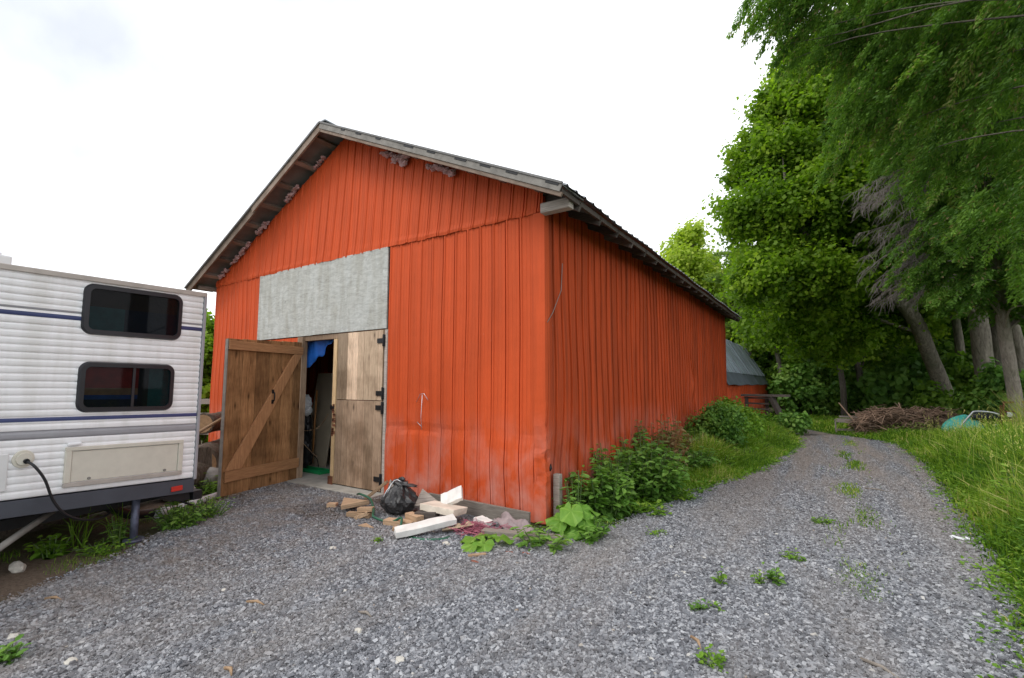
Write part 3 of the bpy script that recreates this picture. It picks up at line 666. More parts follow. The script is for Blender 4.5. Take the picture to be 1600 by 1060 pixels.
def _sp(P, k=6):
    P = [Vector(p) for p in P]; out = []
    for i in range(len(P)-1):
        p0, p1, p2_, p3_ = P[max(i-1, 0)], P[i], P[i+1], P[min(i+2, len(P)-1)]
        for j in range(k): t = j/k; out.append(.5*((2*p1)+(p2_-p0)*t+(2*p0-5*p1+4*p2_-p3_)*t*t+(3*p1-p0-3*p2_+p3_)*t**3))
    return out+[P[-1]]
m_.tube(_sp([(-8.1, 5.1, .95), (-7.9, 5.15, .78), (-7.6, 5.2, .80), (-7.4, 5.2, .90), (-6.95, 5.0, 1.10)]), .006, 6); m_.tube(_sp([(-8.1, 5.12, .95), (-7.98, 5.2, .60), (-7.75, 5.25, .40), (-7.5, 5.2, .34)]), .006, 6)
tag(m_.build('rope', W_TAN), 'tan rope looping across the inside of the doorway', 'rope')
pw = blob('dark_sack', [((-8.12, 5.35, .75), (.16, .12, .35)), ((-8.15, 5.35, .35), (.2, .14, .32))], RUBBER, None, 6, 3, .3); tag(pw, 'bulky dark sack standing just inside the door jamb', 'sack')

# ================================================================ SECOND BARN (behind)
sb = thing('small_barn', 'small orange barn with grey metal gambrel roof standing behind the large barn', 'barn', (-2.86, 30.4, 0))
so = Vector((-2.86, 30.4, 0))
def sbp(o): o.parent = sb; o.location = -so; return o
V = []; us = []; u = 17.2
rs = random.Random(2)
while u < 30.4:
    for a, d in ((0, -.01), (.02, .0), (.03, .02), (.07, .02), (.09, 0), (.25, 0)): us.append((u+a, d))
    u += .42
us = [q for q in us if q[0] < 30.4]+[(30.4, 0)]
for u, d in us:
    for r in range(13):
        z = 1.66*r/12; V.append((-2.86+d+.03*math.sin(3*z+u), u-.35*(1.66-z)*.5*math.sin(u*1.1), z))
Q = [(c*13+r, (c+1)*13+r, (c+1)*13+r+1, c*13+r+1) for c in range(len(us)-1) for r in range(12)]
sbp(fast('wall', np.array(V), np.array(Q), ORANGE))
for y in (30.4, 17.2):
    e = MB(); e.add([(-2.87, y, 0), (-2.87, y, 1.66), (-3.88, y, 3.55), (-5.6, y, 4.0), (-7.3, y, 3.5), (-8.4, y, 1.6), (-8.4, y, 0)], [tuple(range(7))]); sbp(e.build('end_wall', ORANGE))
GR = plain('grey_blue_roof_metal', (.26, .31, .36), .5, .1, .3, 1.2, .15); GR2 = plain('dark_grey_roof_metal', (.10, .12, .145), .6, .1, .3, 1.5, .2)
rr = MB()
def rsheet(mb, a, b_, y0=17.12, y1=30.5, sp=.6):
    y = y0
    while y < y1-.01:
        y2 = min(y+sp, y1)
        mb.add([(a[0], y, a[1]), (a[0], y2-.03, a[1]), (b_[0], y2-.03, b_[1]), (b_[0], y, b_[1])], [(0, 1, 2, 3)])
        mb.add([(a[0]+.02, y2-.03, a[1]+.02), (a[0]+.02, y2, a[1]+.02), (b_[0]+.02, y2, b_[1]+.02), (b_[0]+.02, y2-.03, b_[1]+.02)], [(0, 1, 2, 3)]); y = y2
rsheet(rr, (-3.92, 3.66), (-2.98, 2.02)); rsheet(rr, (-5.6, 4.15), (-3.96, 3.68)); rsheet(rr, (-5.6, 4.15), (-7.3, 3.6)); rsheet(rr, (-7.3, 3.6), (-8.5, 1.65))
roo = sbp(rr.build('roof', GR)); roo.modifiers.new('t', 'SOLIDIFY').thickness = .02
rr = MB()
ys = np.linspace(17.1, 30.52, 20)
for i in range(19):
    k0 = .02*math.sin(i*1.3); k1 = .02*math.sin((i+1)*1.3)
    rr.add([(-2.985, ys[i], 2.03), (-2.985, ys[i+1], 2.03), (-2.72+k1, ys[i+1], 1.56+k1), (-2.72+k0, ys[i], 1.56+k0)], [(0, 1, 2, 3)])
ro2 = rr.build('roof_skirt', GR2); ro2.parent = roo; ro2.modifiers.new('t', 'SOLIDIFY').thickness = .02

# ================================================================ TRAVEL TRAILER
TA = R(10.6)
tr = thing('travel_trailer', 'white ribbed travel trailer with navy stripes and two black framed windows parked beside the barn', 'trailer', (-5.83, 2.54, 0), TA)
TL, TW = -6.6, 2.4
def sh(s, z): s_ = max(s, -1.9); return z + (-s_/1.6)*(.10-.155*(z-.45)/2.2)
# ribbed side: horizontal corrugation, seams every quarter metre
rows = []; z = .585; top = 2.60; i = 0
while z < top:
    rows += [(z, 0), (z+.008, .0055), (z+.020, .008), (z+.040, .0085), (z+.050, .006), (z+.056, 0)]; i += 1
    if i % 4 == 0: rows += [(z+.0595, -.007), (z+.0625, -.007)]
    z += .064
rows = [q for q in rows if q[0] < top]+[(top, 0)]
cols = [-6.6, -5.0, -3.5, -1.9, -1.7, -1.5, -1.2, -.9, -.6, -.3, -.02]
V = [(d, c, sh(c, z)) for c in cols for z, d in rows]; n = len(rows)
Q = [(c*n+r, (c+1)*n+r, (c+1)*n+r+1, c*n+r+1) for c in range(len(cols)-1) for r in range(n-1)]
body = fast('body', np.array(V), np.array(Q), SKIN, tr)
body.data.materials.append(NAVY); body.data.materials.append(GREYS)
for pi, q in enumerate(Q):
    zc = (rows[q[0] % n][0]+rows[(q[0] % n)+1][0])/2
    if 1.255 < zc < 1.285 or 2.185 < zc < 2.225: body.data.polygons[pi].material_index = 1
    elif 1.09 < zc < 1.175 or 2.25 < zc < 2.272: body.data.polygons[pi].material_index = 2
bb = MB(); bb.add([(-.02, 0, .57), (-TW, 0, .57), (-TW, 0, 2.6), (-.02, 0, 2.6), (-.02, TL, sh(TL, .57)), (-TW, TL, sh(TL, .57)), (-TW, TL, sh(TL, 2.6)), (-.02, TL, sh(TL, 2.6))],
    [(0, 1, 2, 3), (4, 5, 6, 7), (1, 5, 6, 2), (0, 1, 5, 4)]); bb.build('shell', WHITE, tr)
m_ = MB(); m_.bar((.004, 0.0, .565), (.004, 0.0, 2.62), .03, .03, up=(1, 0, 0)); m_.build('corner_trim', GREYS, tr, .004)
def run(mb, x0, x1, z0, z1, s0=TL, s1=0.012):
    ss = [s0, -3.5, -1.9, -.9, s1]
    vs = [(x, s_, sh(s_, z)) for s_ in ss for (x, z) in ((x0, z0), (x1, z0), (x1, z1), (x0, z1))]
    fs = [(0, 1, 2, 3), tuple(4*(len(ss)-1)+k for k in (0, 1, 2, 3))]
    for i in range(len(ss)-1):
        for k in range(4): fs.append((4*i+k, 4*i+(k+1) % 4, 4*(i+1)+(k+1) % 4, 4*(i+1)+k))
    mb.add(vs, fs)
m_ = MB(); run(m_, -2.42, .012, 2.601, 2.625); run(m_, .0125, .022, 2.575, 2.62); rfo = m_.build('roof', GREYST, tr, .003)
m_ = MB(); m_.box(-.95, -.45, -1.95, -1.45, 2.64, 2.73); m_.box(-.90, -.50, -1.90, -1.50, 2.73, 2.76); o = m_.build('roof_vent', plain('white_vent', (.7, .7, .7), .5, 0, .05), rfo, .025)
# charcoal skirt with its cut-up tail
m_ = MB(); run(m_, -2.38, .006, .43, .572, TL, 0.0); m_.build('skirt', SKIRT, tr, .004)
m_ = MB(); m_.box(-.55, -.45, TL+.3, .22, .33, .42); m_.box(-1.95, -1.85, TL+.3, .22, .33, .42); m_.build('chassis_beam', BLACK, tr)
m_ = MB(); m_.box(-2.30, -.04, .03, .13, .33, .425); m_.add([(-.07, .0, .43), (-.07, -.35, .43), (-.07, -.10, .34), (-.07, .02, .34), (-.12, .0, .43), (-.12, -.35, .43), (-.12, -.10, .34), (-.12, .02, .34)], [(0, 1, 2, 3), (4, 5, 6, 7), (0, 4, 5, 1), (1, 5, 6, 2), (2, 6, 7, 3), (3, 7, 4, 0)]); m_.build('bumper', BLACK, tr, .004)
m_ = MB(); m_.box(.008, .022, -.245, -.13, .475, .528); m_.build('marker_light', REDL, tr, .006)
m_ = MB(); m_.box(.010, .035, -1.16, -1.055, 1.055, 1.085); m_.build('door_catch', WHITE, tr, .01)
def rrect(y0, y1, z0, z1, r, n=6):
    out = []
    for cx, cz, a0 in ((y1-r, z1-r, 0), (y0+r, z1-r, 90), (y0+r, z0+r, 180), (y1-r, z0+r, 270)):
        for k in range(n+1): a = R(a0+90*k/n); out.append((cx+r*math.cos(a), cz+r*math.sin(a)))
    return out
FRM = plain('black_window_frame', (.012, .012, .016), .35, 0, .2, 9, 0)
GL, _nt, _b = mat('tinted_window_glass'); _b.inputs['Base Color'].default_value = (.006, .008, .009, 1); _b.inputs['Roughness'].default_value = .03; _b.inputs['Specular IOR Level'].default_value = .3
_n = GL.node_tree; _t = N(_n, 'ShaderNodeBsdfTransparent'); _t.inputs[0].default_value = (.35, .37, .38, 1); _x = N(_n, 'ShaderNodeMixShader'); _x.inputs[0].default_value = .35
_n.links.new(_t.outputs[0], _x.inputs[1]); _n.links.new(_b.outputs[0], _x.inputs[2]); _n.links.new(_x.outputs[0], _n.nodes['Material Output'].inputs['Surface'])
REFL = {k: plain(k+'_reflection', c, .9, 0, .3, 9, .2) for k, c in (('black', (.012, .012, .016)), ('teal', (.015, .16, .17)), ('brown', (.05, .028, .018)), ('red', (.50, .03, .02)), ('tan', (.42, .25, .14)), ('blue', (.02, .09, .35)), ('navy', (.012, .02, .05)))}  # tints of window reflections, painted as flat sheets behind the panes
def tw(y0, y1, z0, z1, sliding, refl=()):
    P0 = rrect(y0, y1, z0, z1, .085); P1 = rrect(y0+.012, y1-.012, z0+.012, z1-.012, .078); P2 = rrect(y0+.048, y1-.048, z0+.048, z1-.048, .05)
    L = [(P0, .008), (P1, .03), (P2, .03), (P2, .014)]; V = []; n = len(P0)
    for P_, x in L: V += [(x, p[0], sh(p[0], p[1])) for p in P_]
    Q = [(k*n+i, k*n+(i+1) % n, (k+1)*n+(i+1) % n, (k+1)*n+i) for k in range(3) for i in range(n)]
    w = fast('window', np.array(V), np.array(Q), FRM, tr)
    m_ = MB(); m_.add([(.0142, p[0], sh(p[0], p[1])) for p in P2], [tuple(range(n))]); m_.build('pane', GL, w)
    for (ca, cb, cc_, cd, ck) in refl:
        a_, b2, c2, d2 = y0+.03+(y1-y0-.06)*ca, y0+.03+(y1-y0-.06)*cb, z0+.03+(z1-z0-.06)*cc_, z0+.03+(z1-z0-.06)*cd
        m_ = MB(); m_.add([(.0105, a_, sh(a_, c2)), (.0105, b2, sh(b2, c2)), (.0105, b2, sh(b2, d2)), (.0105, a_, sh(a_, d2))], [(0, 1, 2, 3)]); m_.build('painted_reflection', REFL[ck], w)
    if sliding:
        ym = (y0+y1)/2+.03; m_ = MB(); m_.add([(x, y, sh(y, z)) for x in (.0145, .024) for y in (ym-.012, ym+.012) for z in (z0+.05, z1-.05)], [(0, 1, 3, 2), (4, 5, 7, 6), (0, 1, 5, 4), (2, 3, 7, 6), (0, 2, 6, 4), (1, 3, 7, 5)]); m_.build('mullion', FRM, w)
    return w
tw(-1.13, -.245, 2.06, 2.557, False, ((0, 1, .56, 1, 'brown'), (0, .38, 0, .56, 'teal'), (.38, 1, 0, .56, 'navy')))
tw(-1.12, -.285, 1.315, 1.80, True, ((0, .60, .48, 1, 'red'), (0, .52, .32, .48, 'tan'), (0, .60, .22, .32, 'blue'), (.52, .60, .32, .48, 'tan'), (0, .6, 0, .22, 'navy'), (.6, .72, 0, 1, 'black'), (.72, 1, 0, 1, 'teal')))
# baggage hatch
def slab(y0, y1, z0, z1, x0, x1, nm, m, par, bev=.004):
    m_ = MB(); m_.add([(x, y, sh(y, z)) for x in (x0, x1) for y in (y0, y1) for z in (z0, z1)], [(0, 1, 3, 2), (4, 5, 7, 6), (0, 1, 5, 4), (2, 3, 7, 6), (0, 2, 6, 4), (1, 3, 7, 5)]); return m_.build(nm, m, par, bev)
hz0, hz1, hy0, hy1 = .635, 1.00, -1.165, -.155
ht = slab(hy0+.05, hy1-.05, hz0+.045, hz1-.04, .005, .018, 'storage_hatch', CREAM, tr)
for (a, b_, c, d) in ((hy0, hy1, hz0, hz0+.04), (hy0, hy1, hz1-.035, hz1), (hy0, hy0+.045, hz0+.0405, hz1-.0355), (hy1-.045, hy1, hz0+.0405, hz1-.0355)):
    slab(a, b_, c, d, .006, .03, 'frame', GREYST if d-c < .1 and c < .7 else CREAM, ht)
for yy in (-.98, -.33): m_ = MB(); zz = sh(yy, .70); m_.tube([(.018, yy, zz), (.032, yy, zz)], .012, 10); m_.build('lock', TRIM, ht)
inl = MB(); zc = sh(-1.44, .925)
inl.tube([(.006, -1.44, zc), (.018, -1.44, zc)], .072, 24, smooth=False); inl.tube([(.018, -1.44, zc), (.034, -1.44, zc)], .052, 24, smooth=False)
ino = inl.build('power_inlet', CREAM, tr, .004)
m_ = MB(); m_.tube([(.034, -1.43, zc-.015), (.050, -1.43, zc-.02)], .02, 10); m_.build('socket', RUBBER, ino)
slab(-2.1, -1.53, .66, .98, .006, .022, 'side_panel', plain('pale_side_panel', (.66, .66, .65), .4, 0, .04), tr, .02)
def jack(y, x, foot, col):
    m_ = MB(); m_.tube([(x, y, .44), foot], .026, 10); return m_.build('stabiliser_leg', col, tr)
m_ = MB(); m_.tube([(-.30, -1.05, .47), (-.02, -1.62, .235)], .028, 10); o = m_.build('stabiliser_leg', TRIM, tr)
q = MB(); q.tube([(-.02, -1.62, .235), (0, -1.66, .215)], .03, 10); q.build('foot_cap', REDL, o)
m_ = MB(); m_.tube([(-.25, -.42, .0), (-.25, -.42, .45)], .035, 12); m_.tube([(-.25, -.42, 0), (-.25, -.42, .03)], .09, 14); m_.build('corner_jack', plain('scuffed_blue_grey_metal', (.13, .14, .20), .5, .4, .5, 12, .2), tr)
m_ = MB(); m_.tube([(-.22, -.10, .44), (-.20, .02, .30), (-.12, .10, .25)], .012, 6); m_.build('strut', BLACK, tr)
tr_M = Matrix.Translation((-5.83, 2.54, 0)) @ Matrix.Rotation(TA, 4, 'Z')
tw_ = lambda x, y, z: tuple(tr_M @ Vector((x, y, z)))
m_ = MB(); c = [(.05, -1.43, zc-.02), (.10, -1.40, zc-.06), (.11, -1.33, zc-.18), (.10, -1.26, zc-.36), (.08, -1.16, zc-.50), (.05, -1.02, zc-.585), (-.05, -.85, zc-.63), (-.25, -.65, zc-.65), (-.6, -.5, zc-.68)]
def smooth_path(P, k=5):
    P = [Vector(p) for p in P]; out = []
    for i in range(len(P)-1):
        p0, p1, p2, p3 = P[max(i-1, 0)], P[i], P[i+1], P[min(i+2, len(P)-1)]
        for j in range(k):
            t = j/k; out.append(.5*((2*p1)+(p2-p0)*t+(2*p0-5*p1+4*p2-p3)*t*t+(3*p1-p0-3*p2+p3)*t**3))
    return out+[P[-1]]
m_.tube(smooth_path([tw_(*p) for p in c]), .0105, 8)
tag(m_.build('power_cord', RUBBER), 'black power cord drooping from the round inlet on the trailer side', 'cord')
m_ = MB(); m_.tube(smooth_path([tw_(-.9, -.75, .42), tw_(-.92, -.45, .34), tw_(-.95, -.1, .12), tw_(-.97, .22, .06)]), .05, 12)
tag(m_.build('sewer_hose', RUBBER), 'black drain hose sagging from under the trailer to the white pipe', 'hose')
m_ = MB(); m_.tube([(-6.74, 2.56, .06), (-6.88, 2.79, .05)], .055, 14); m_.tube([(-6.885, 2.80, .045), (-7.05, 3.12, .045), (-7.3, 3.56, .045)], .042, 14)
tag(m_.build('drain_pipe', PVC), 'dirty white plastic pipe lying on the ground between trailer and door', 'pipe')

# ---------------------------------------------------------------- logs, boulder, fence beyond the trailer
def log(a, b_, r, label, m=LOGB):
    t = thing('log', label, 'log', a, 0, 'logs behind the trailer'); A = Vector(a); B = Vector(b_)-A
    mb = MB(); mb.tube([B*k/6+Vector((random.uniform(-.01, .01), 0, random.uniform(-.01, .01))) for k in range(7)], [r*random.uniform(.95, 1.05) for _ in range(7)], 16, rough=.12); mb.build('bark', m, t)
    mb = MB(); d = B.normalized(); mb.tube([-d*.004, Vector((0, 0, 0))], r*.86, 16, smooth=False); mb.tube([B, B+d*.004], r*.86, 16, smooth=False); mb.build('cut_end', ENDG, t)
log((-8.15, 4.12, .60), (-9.7, 5.6, .62), .19, 'log with pale sawn end lying on top of the stack by the barn door', LOGB)
log((-8.55, 3.8, .95), (-10.2, 5.2, .9), .17, 'topmost log of the stack between the trailer and the barn corner', LOGB)
log((-8.0, 3.55, .38), (-9.9, 4.9, .35), .26, 'dark thick log low in the stack behind the grey boulder', LOGB)
log((-7.2, 1.2, .20), (-8.3, 4.3, .22), .20, 'long log lying on the ground behind the trailer underside', LOGB)
log((-6.75, -.3, .17), (-7.15, 1.1, .17), .17, 'short log under the trailer near its slanted support leg', LOGB)
bd = blob('boulder', [((0, 0, .17), (.27, .22, .18))], STONEG, None, 8, 3, .10); bd.location = (-7.98, 3.72, 0); tag(bd, 'rounded grey boulder on the ground beside the open door', 'boulder')
for p in bd.data.polygons: p.use_smooth = True
bd = blob('boulder', [((0, 0, .12), (.30, .2, .14))], STONEG, None, 18, 3, .10); bd.location = (-7.6, 3.1, 0); tag(bd, 'flat brownish rock on the ground behind the trailer bumper', 'boulder')
m_ = MB(); m_.tube([(-8.3, 2.9, .42), (-7.5, 3.72, 1.16)], .022, 8); tag(m_.build('pole', W_TAN), 'slender bare pole leaning across the logs towards the open door', 'pole')
fe = thing('rail_fence', 'weathered grey wooden rail fence behind the log stack', 'fence', (-11.2, 5.0, 0))
for z in (.55, .9, 1.2): m_ = MB(); m_.bar((-3, -2.2, z), (1.0, .8, z+.03), .04, .11, .6); m_.build('rail', W_GREY, fe)
for k in (-.9, -.2, .45): m_ = MB(); m_.box(k*2-.05, k*2+.05, k*1.5-.09, k*1.5+.01, 0, 1.35, .5); m_.build('post', W_GREY, fe)

# ================================================================ RUBBISH ALONG THE WALL
def rot(rx=0, ry=0, rz=0): return Matrix.Rotation(R(rz), 4, 'Z') @ Matrix.Rotation(R(ry), 4, 'Y') @ Matrix.Rotation(R(rx), 4, 'X')
def item(name, label, cat, mb, m, loc, r=(0, 0, 0), group=None, bevel=.004):
    o = mb.build(name, m, bevel=bevel); o.location = loc; o.rotation_euler = rot(*r).to_euler(); return tag(o, label, cat, group)
# garbage bag: lumpy gathered sack
bm = bmesh.new(); bmesh.ops.create_icosphere(bm, subdivisions=4, radius=1); rs = random.Random(12)
ph = [rs.uniform(0, 6.28) for _ in range(8)]
for v in bm.verts:
    z = v.co.z; a = math.atan2(v.co.y, v.co.x)
    taper = 1.0 if z < .0 else max(.56, 1-.46*z)
    fold = 1+.09*math.sin(5*a+ph[0]+3*z)+.07*math.sin(9*a+ph[1]-4*z)*(1+z)+.05*math.sin(17*a+ph[2]+7*z)+.03*math.sin(31*a+11*z)
    v.co = Vector((v.co.x*.235*taper*fold+.02*z, v.co.y*.2*taper*fold, max(.0, .22+z*.24*(1+.08*math.sin(6*a)))))
me = bpy.data.meshes.new('garbage_bag'); bm.to_mesh(me); bm.free(); me.materials.append(BAG)
bag = bpy.data.objects.new('garbage_bag', me); S.collection.objects.link(bag); bag.location = (-4.50, 4.30, 0); bag.scale = (1.0, 1.0, .82)
tag(bag, 'crumpled black garbage bag standing against the orange wall', 'garbage bag')
tf = blob('bag_neck', [((.0, 0, .46), (.12, .07, .05)), ((.18, -.01, .45), (.13, .04, .022)), ((.03, .0, .52), (.05, .03, .03)), ((-.06, .0, .46), (.06, .05, .05))], BAG, bag, 3, 2, .5)
m_ = MB(); m_.tube([(.05, -.03, .49), (.02, -.06, .52), (-.04, -.06, .50), (-.09, -.13, .36), (-.1, -.17, .28)], .006, 5); m_.tube([(-.05, -.1, .46), (-.1, -.12, .3), (-.06, -.16, .25)], .005, 5); m_.build('drawstring', PAPER, bag)
m_ = MB(); m_.box(0, .5, -.018, .018, 0, .09, .5); m_.box
def wedge(L, w_, h):   # wedge-cut block
    mb = MB(); mb.add([(0, 0, 0), (L, 0, 0), (L*.15, w_, 0), (0, 0, h), (L, 0, h), (L*.15, w_, h)], [(0, 2, 1), (3, 4, 5), (0, 1, 4, 3), (1, 2, 5, 4), (2, 0, 3, 5)], .6); return mb
def blk(L, w_, h, t=.6): mb = MB(); mb.box(0, L, 0, w_, 0, h, t); return mb
g_ = 'wood offcuts along the wall'
item('wood_block', 'triangular tan wood offcut leftmost at the foot of the closed door', 'wood block', wedge(.34, .26, .055), W_TAN, (-5.10, 3.90, .05), (8, -6, 55), g_)
item('wood_block', 'small orange tan block on top of the offcuts left of the bag', 'wood block', blk(.20, .07, .05, 0.60), W_TAN, (-4.80, 3.90, .065), (0, -5, 18), g_)
item('wood_block', 'orange tan offcut lying lowest beside the left offcut heap', 'wood block', blk(.30, .08, .055, 0.50), W_TAN, (-4.90, 3.82, .01), (0, 0, 22), g_)
item('wood_block', 'wedge shaped orange offcut leaning on the left side of the bag', 'wood block', wedge(.24, .16, .045), W_TAN, (-4.62, 3.92, .05), (-18, 10, 140), g_)
item('wood_block', 'long tan offcut standing against the closed door behind the heap', 'wood block', blk(.36, .09, .04, 0.42), W_TAN, (-5.20, 4.36, .06), (0, -38, 30), g_)
item('wood_block', 'pale grey triangular scrap leaning beside the door hinge', 'wood block', wedge(.36, .3, .02), W_GREY, (-5.05, 4.55, .02), (78, 0, 20), g_)
item('wood_block', 'small pale block alone at the left end of the heap', 'wood block', blk(.12, .09, .05, .75), W_TAN, (-5.50, 3.98, .005), (0, 0, 30), g_)
item('wood_block', 'grey brown scrap behind the left triangular offcut', 'wood block', wedge(.3, .24, .04), W_PALE, (-5.30, 4.05, .01), (0, -12, 10), g_)
item('wood_block', 'long tan block lying in front of the bag', 'wood block', blk(.36, .12, .065, .65), W_TAN, (-4.28, 3.84, .005), (0, 0, 14), g_)
item('wood_block', 'orange block behind the green hose in front of the bag', 'wood block', blk(.24, .1, .10, .65), W_TAN, (-4.12, 4.02, .03), (0, 0, -12), g_)
item('wood_block', 'dark brown weathered block under the foam boards', 'wood block', blk(.26, .12, .14, .45), W_DARK, (-3.98, 4.04, .01), (0, -4, 16), g_)
item('wood_block', 'grey triangular board propped upright right of the bag', 'wood block', wedge(.34, .26, .03), W_GREY, (-4.28, 4.34, .10), (38, -8, 24), g_)
item('wood_block', 'narrow pale stick lying between the wall board and the foam', 'wood block', blk(.34, .035, .03, .8), W_GREY, (-4.16, 4.50, .12), (0, 14, -10), g_)
item('wood_block', 'thin splintered offcut lying flat left of the long tan block', 'wood block', wedge(.22, .10, .02), W_TAN, (-4.48, 3.66, .006), (0, 0, 10), g_)
item('wood_block', 'small brown block touching the long foam board', 'wood block', blk(.12, .10, .05, .55), W_TAN, (-4.0, 3.72, .0), (0, 0, 40), g_)
item('wood_block', 'tiny brown offcut lying on gravel below the big green leaves', 'wood block', blk(.17, .04, .02, .5), W_TAN, (-2.84, 3.58, .01), (0, 0, 50), g_)
for i, (x, y, l_) in enumerate(((-2.72, 3.52, 'small broken red brick piece on the gravel nearest the wooden offcut'), (-2.60, 3.90, 'reddish bark scrap beside the large leaves'), (-2.45, 3.95, 'rust coloured scrap lying between two leafy weeds'))):
    o = blob('brick_fragment', [((0, 0, .010), (.045, .022, .012))], BRICK, None, i+30, 1, .7); o.location = (x, y, .004); tag(o, l_, 'brick piece', 'red fragments')
# foam boards
def foamb(L, w_, h, seed):
    rs = random.Random(seed); mb = MB(); n = 7; V = []; 
    for i in range(n+1):
        for (y, z) in ((0, 0), (w_, 0), (w_, h), (0, h)): V.append((L*i/n+(rs.uniform(-.012, .012) if i in (0, n) else 0), y+rs.uniform(-.006, .006), z+rs.uniform(-.004, .004)))
    fs = [(0, 1, 2, 3), tuple(4*n+k for k in range(4))]+[(4*i+k, 4*i+(k+1) % 4, 4*i+4+(k+1) % 4, 4*i+4+k) for i in range(n) for k in range(4)]
    mb.add(V, fs); return mb
item('foam_board', 'long clean white foam board lying lowest at the front of the heap', 'foam board', foamb(.64, .145, .065, 1), FOAM, (-3.74, 3.55, .03), (9, -6, 57), 'foam boards')
item('foam_board', 'thick dirty cream foam slab on top of the heap', 'foam board', foamb(.46, .30, .07, 2), FOAMD, (-3.98, 4.10, .17), (-6, 4, 8), 'foam boards')
item('foam_board', 'white foam piece standing upright behind the cream slab', 'foam board', foamb(.26, .19, .05, 3), FOAM, (-3.84, 4.36, .14), (38, -24, 24), 'foam boards')
item('foam_board', 'small white foam scrap beside the pink netting', 'foam board', foamb(.2, .12, .05, 4), FOAM, (-3.42, 4.40, .05), (0, 6, -8), 'foam boards')
# moulded tray with cups
m_ = MB(); m_.box(0, .34, 0, .2, 0, .018)
for i in range(3):
    for j in range(2): m_.tube([(.06+.11*i, .05+.1*j, .018), (.06+.11*i, .05+.1*j, .05), (.06+.11*i, .05+.1*j, .06)], [.045, .028, .006], 8)
item('packing_tray', 'moulded brown packing tray with raised knobs tilted against the foam', 'tray', m_, CARD, (-3.50, 3.96, .05), (-28, -8, 38), None, 0)
hs = MB(); hs.tube(smooth_path([(-5.22, 4.24, .16), (-5.05, 4.15, .20), (-4.82, 4.12, .17), (-4.6, 3.98, .10), (-4.45, 3.86, .07), (-4.2, 3.88, .05), (-4.05, 3.90, .11), (-3.95, 3.80, .04), (-3.8, 3.72, .02), (-3.58, 3.70, .016), (-3.4, 3.80, .016), (-3.36, 3.92, .016)]), .014, 8)
tag(hs.build('garden_hose', HOSE), 'dark green garden hose snaking through the rubbish heap', 'hose')
m_ = MB(); rs = random.Random(4)
for i in range(110):
    c = Vector((-3.26+rs.gauss(0, .11), 4.22+rs.gauss(0, .09), .03+abs(rs.gauss(0, .03)))); P = [c+Vector((rs.gauss(0, .05), rs.gauss(0, .05), rs.gauss(0, .015))) for _ in range(4)]
    m_.tube(smooth_path(P, 3), .0028, 4, cap=False)
tag(m_.build('netting', REDNET), 'tangle of faded pink plastic netting in front of the wall board', 'netting')
m_ = MB(); V = []; 
for i in range(15):
    for j in range(7): V.append((-3.20+.52*i/14, 4.46+.17*j/6-.08*i/14, .05+.03*math.sin(i*.9+j)+.02*math.sin(2.1*j+i*.4)+.012*j-.03*i/14))
Q = [(i*7+j, (i+1)*7+j, (i+1)*7+j+1, i*7+j+1) for i in range(14) for j in range(6)]
o = fast('rag', np.array(V), np.array(Q), RAG, None, None, True); o.modifiers.new('t', 'SOLIDIFY').thickness = .006; tag(o, 'dirty mauve grey cloth scrap lying along the foot of the wall', 'rag')
m_ = MB(); m_.bar((-4.42, 4.74, .10), (-2.86, 4.70, .085), .035, .17, .35); o = m_.build('skirting_board', W_GREY, bevel=.004); tag(o, 'long grey brown board on edge against the foot of the orange wall', 'board')
m_ = MB(); m_.bar((-3.14, 4.20, .05), (-2.30, 4.42, .06), .11, .035, .5); m_.bar((-3.0, 4.19, .02), (-2.36, 4.34, .025), .07, .028, .6); tag(m_.build('plank', W_GREY, bevel=.004), 'splintered grey plank lying on the gravel beside the corner weeds', 'plank')
# small things on the gravel
o = blob('pale_rock', [((0, 0, .03), (.085, .05, .05))], STONEL, None, 41, 2, .35); o.location = (-5.88, 1.22, 0); tag(o, 'large whitish rock at the left edge of the gravel', 'rock', 'pale rocks')
o = blob('pale_rock', [((0, 0, .02), (.05, .04, .035))], STONEL, None, 42, 2, .35); o.location = (-5.80, .98, 0); tag(o, 'smaller whitish rock at the photo edge below the large one', 'rock', 'pale rocks')
rk_l = ['pale stone in the middle foreground gravel', 'pale stone nearest the camera at lower left', 'cream stone left of the middle of the gravel', 'whitish stone well in front of the foam boards', 'whitish chip far left in the gravel', 'pale flat stone in front of the bag', 'cream stone lying in the front centre']
for i, (px, py, s_) in enumerate(((560, 990, .026), (110, 1040, .03), (350, 925, .022), (697, 853, .035), (20, 1000, .03), (520, 860, .03), (625, 1035, .026))):
    o = blob('pale_rock', [((0, 0, s_*.5), (s_*1.3, s_, s_*.7))], STONEL, None, 50+i, 2, .4); q = gd(px, py); o.location = (q.x, q.y, 0); tag(o, rk_l[i], 'rock', 'pale rocks')
for i, (px, py, L, a, lab) in enumerate(((385, 945, .16, 20, 'short dark twig at left of the foreground gravel'), (560, 962, .12, 10, 'stubby brown wood chip in the centre foreground'), (1080, 1000, .14, -50, 'weathered grey wood splinter in the right centre foreground'), (1345, 1035, .22, -35, 'thin tan twig in the lower right gravel'), (350, 1050, .1, 0, 'pale wood chip at the bottom left edge'), (1350, 765, .3, -15, 'thin dark twig across the far gravel road'), (70, 940, .14, 30, 'dark twig on the dirt near the trailer'))):
    q = gd(px, py); m_ = MB(); m_.tube([(0, 0, .012), (L*.5, .01, .02), (L, -.01, .01)], [.009, .011, .004], 6); o = m_.build('twig', W_GREY if i % 2 else W_TAN); o.location = (q.x, q.y, .008); o.rotation_euler = (0, 0, R(a)); tag(o, lab, 'twig', 'twigs on the gravel')
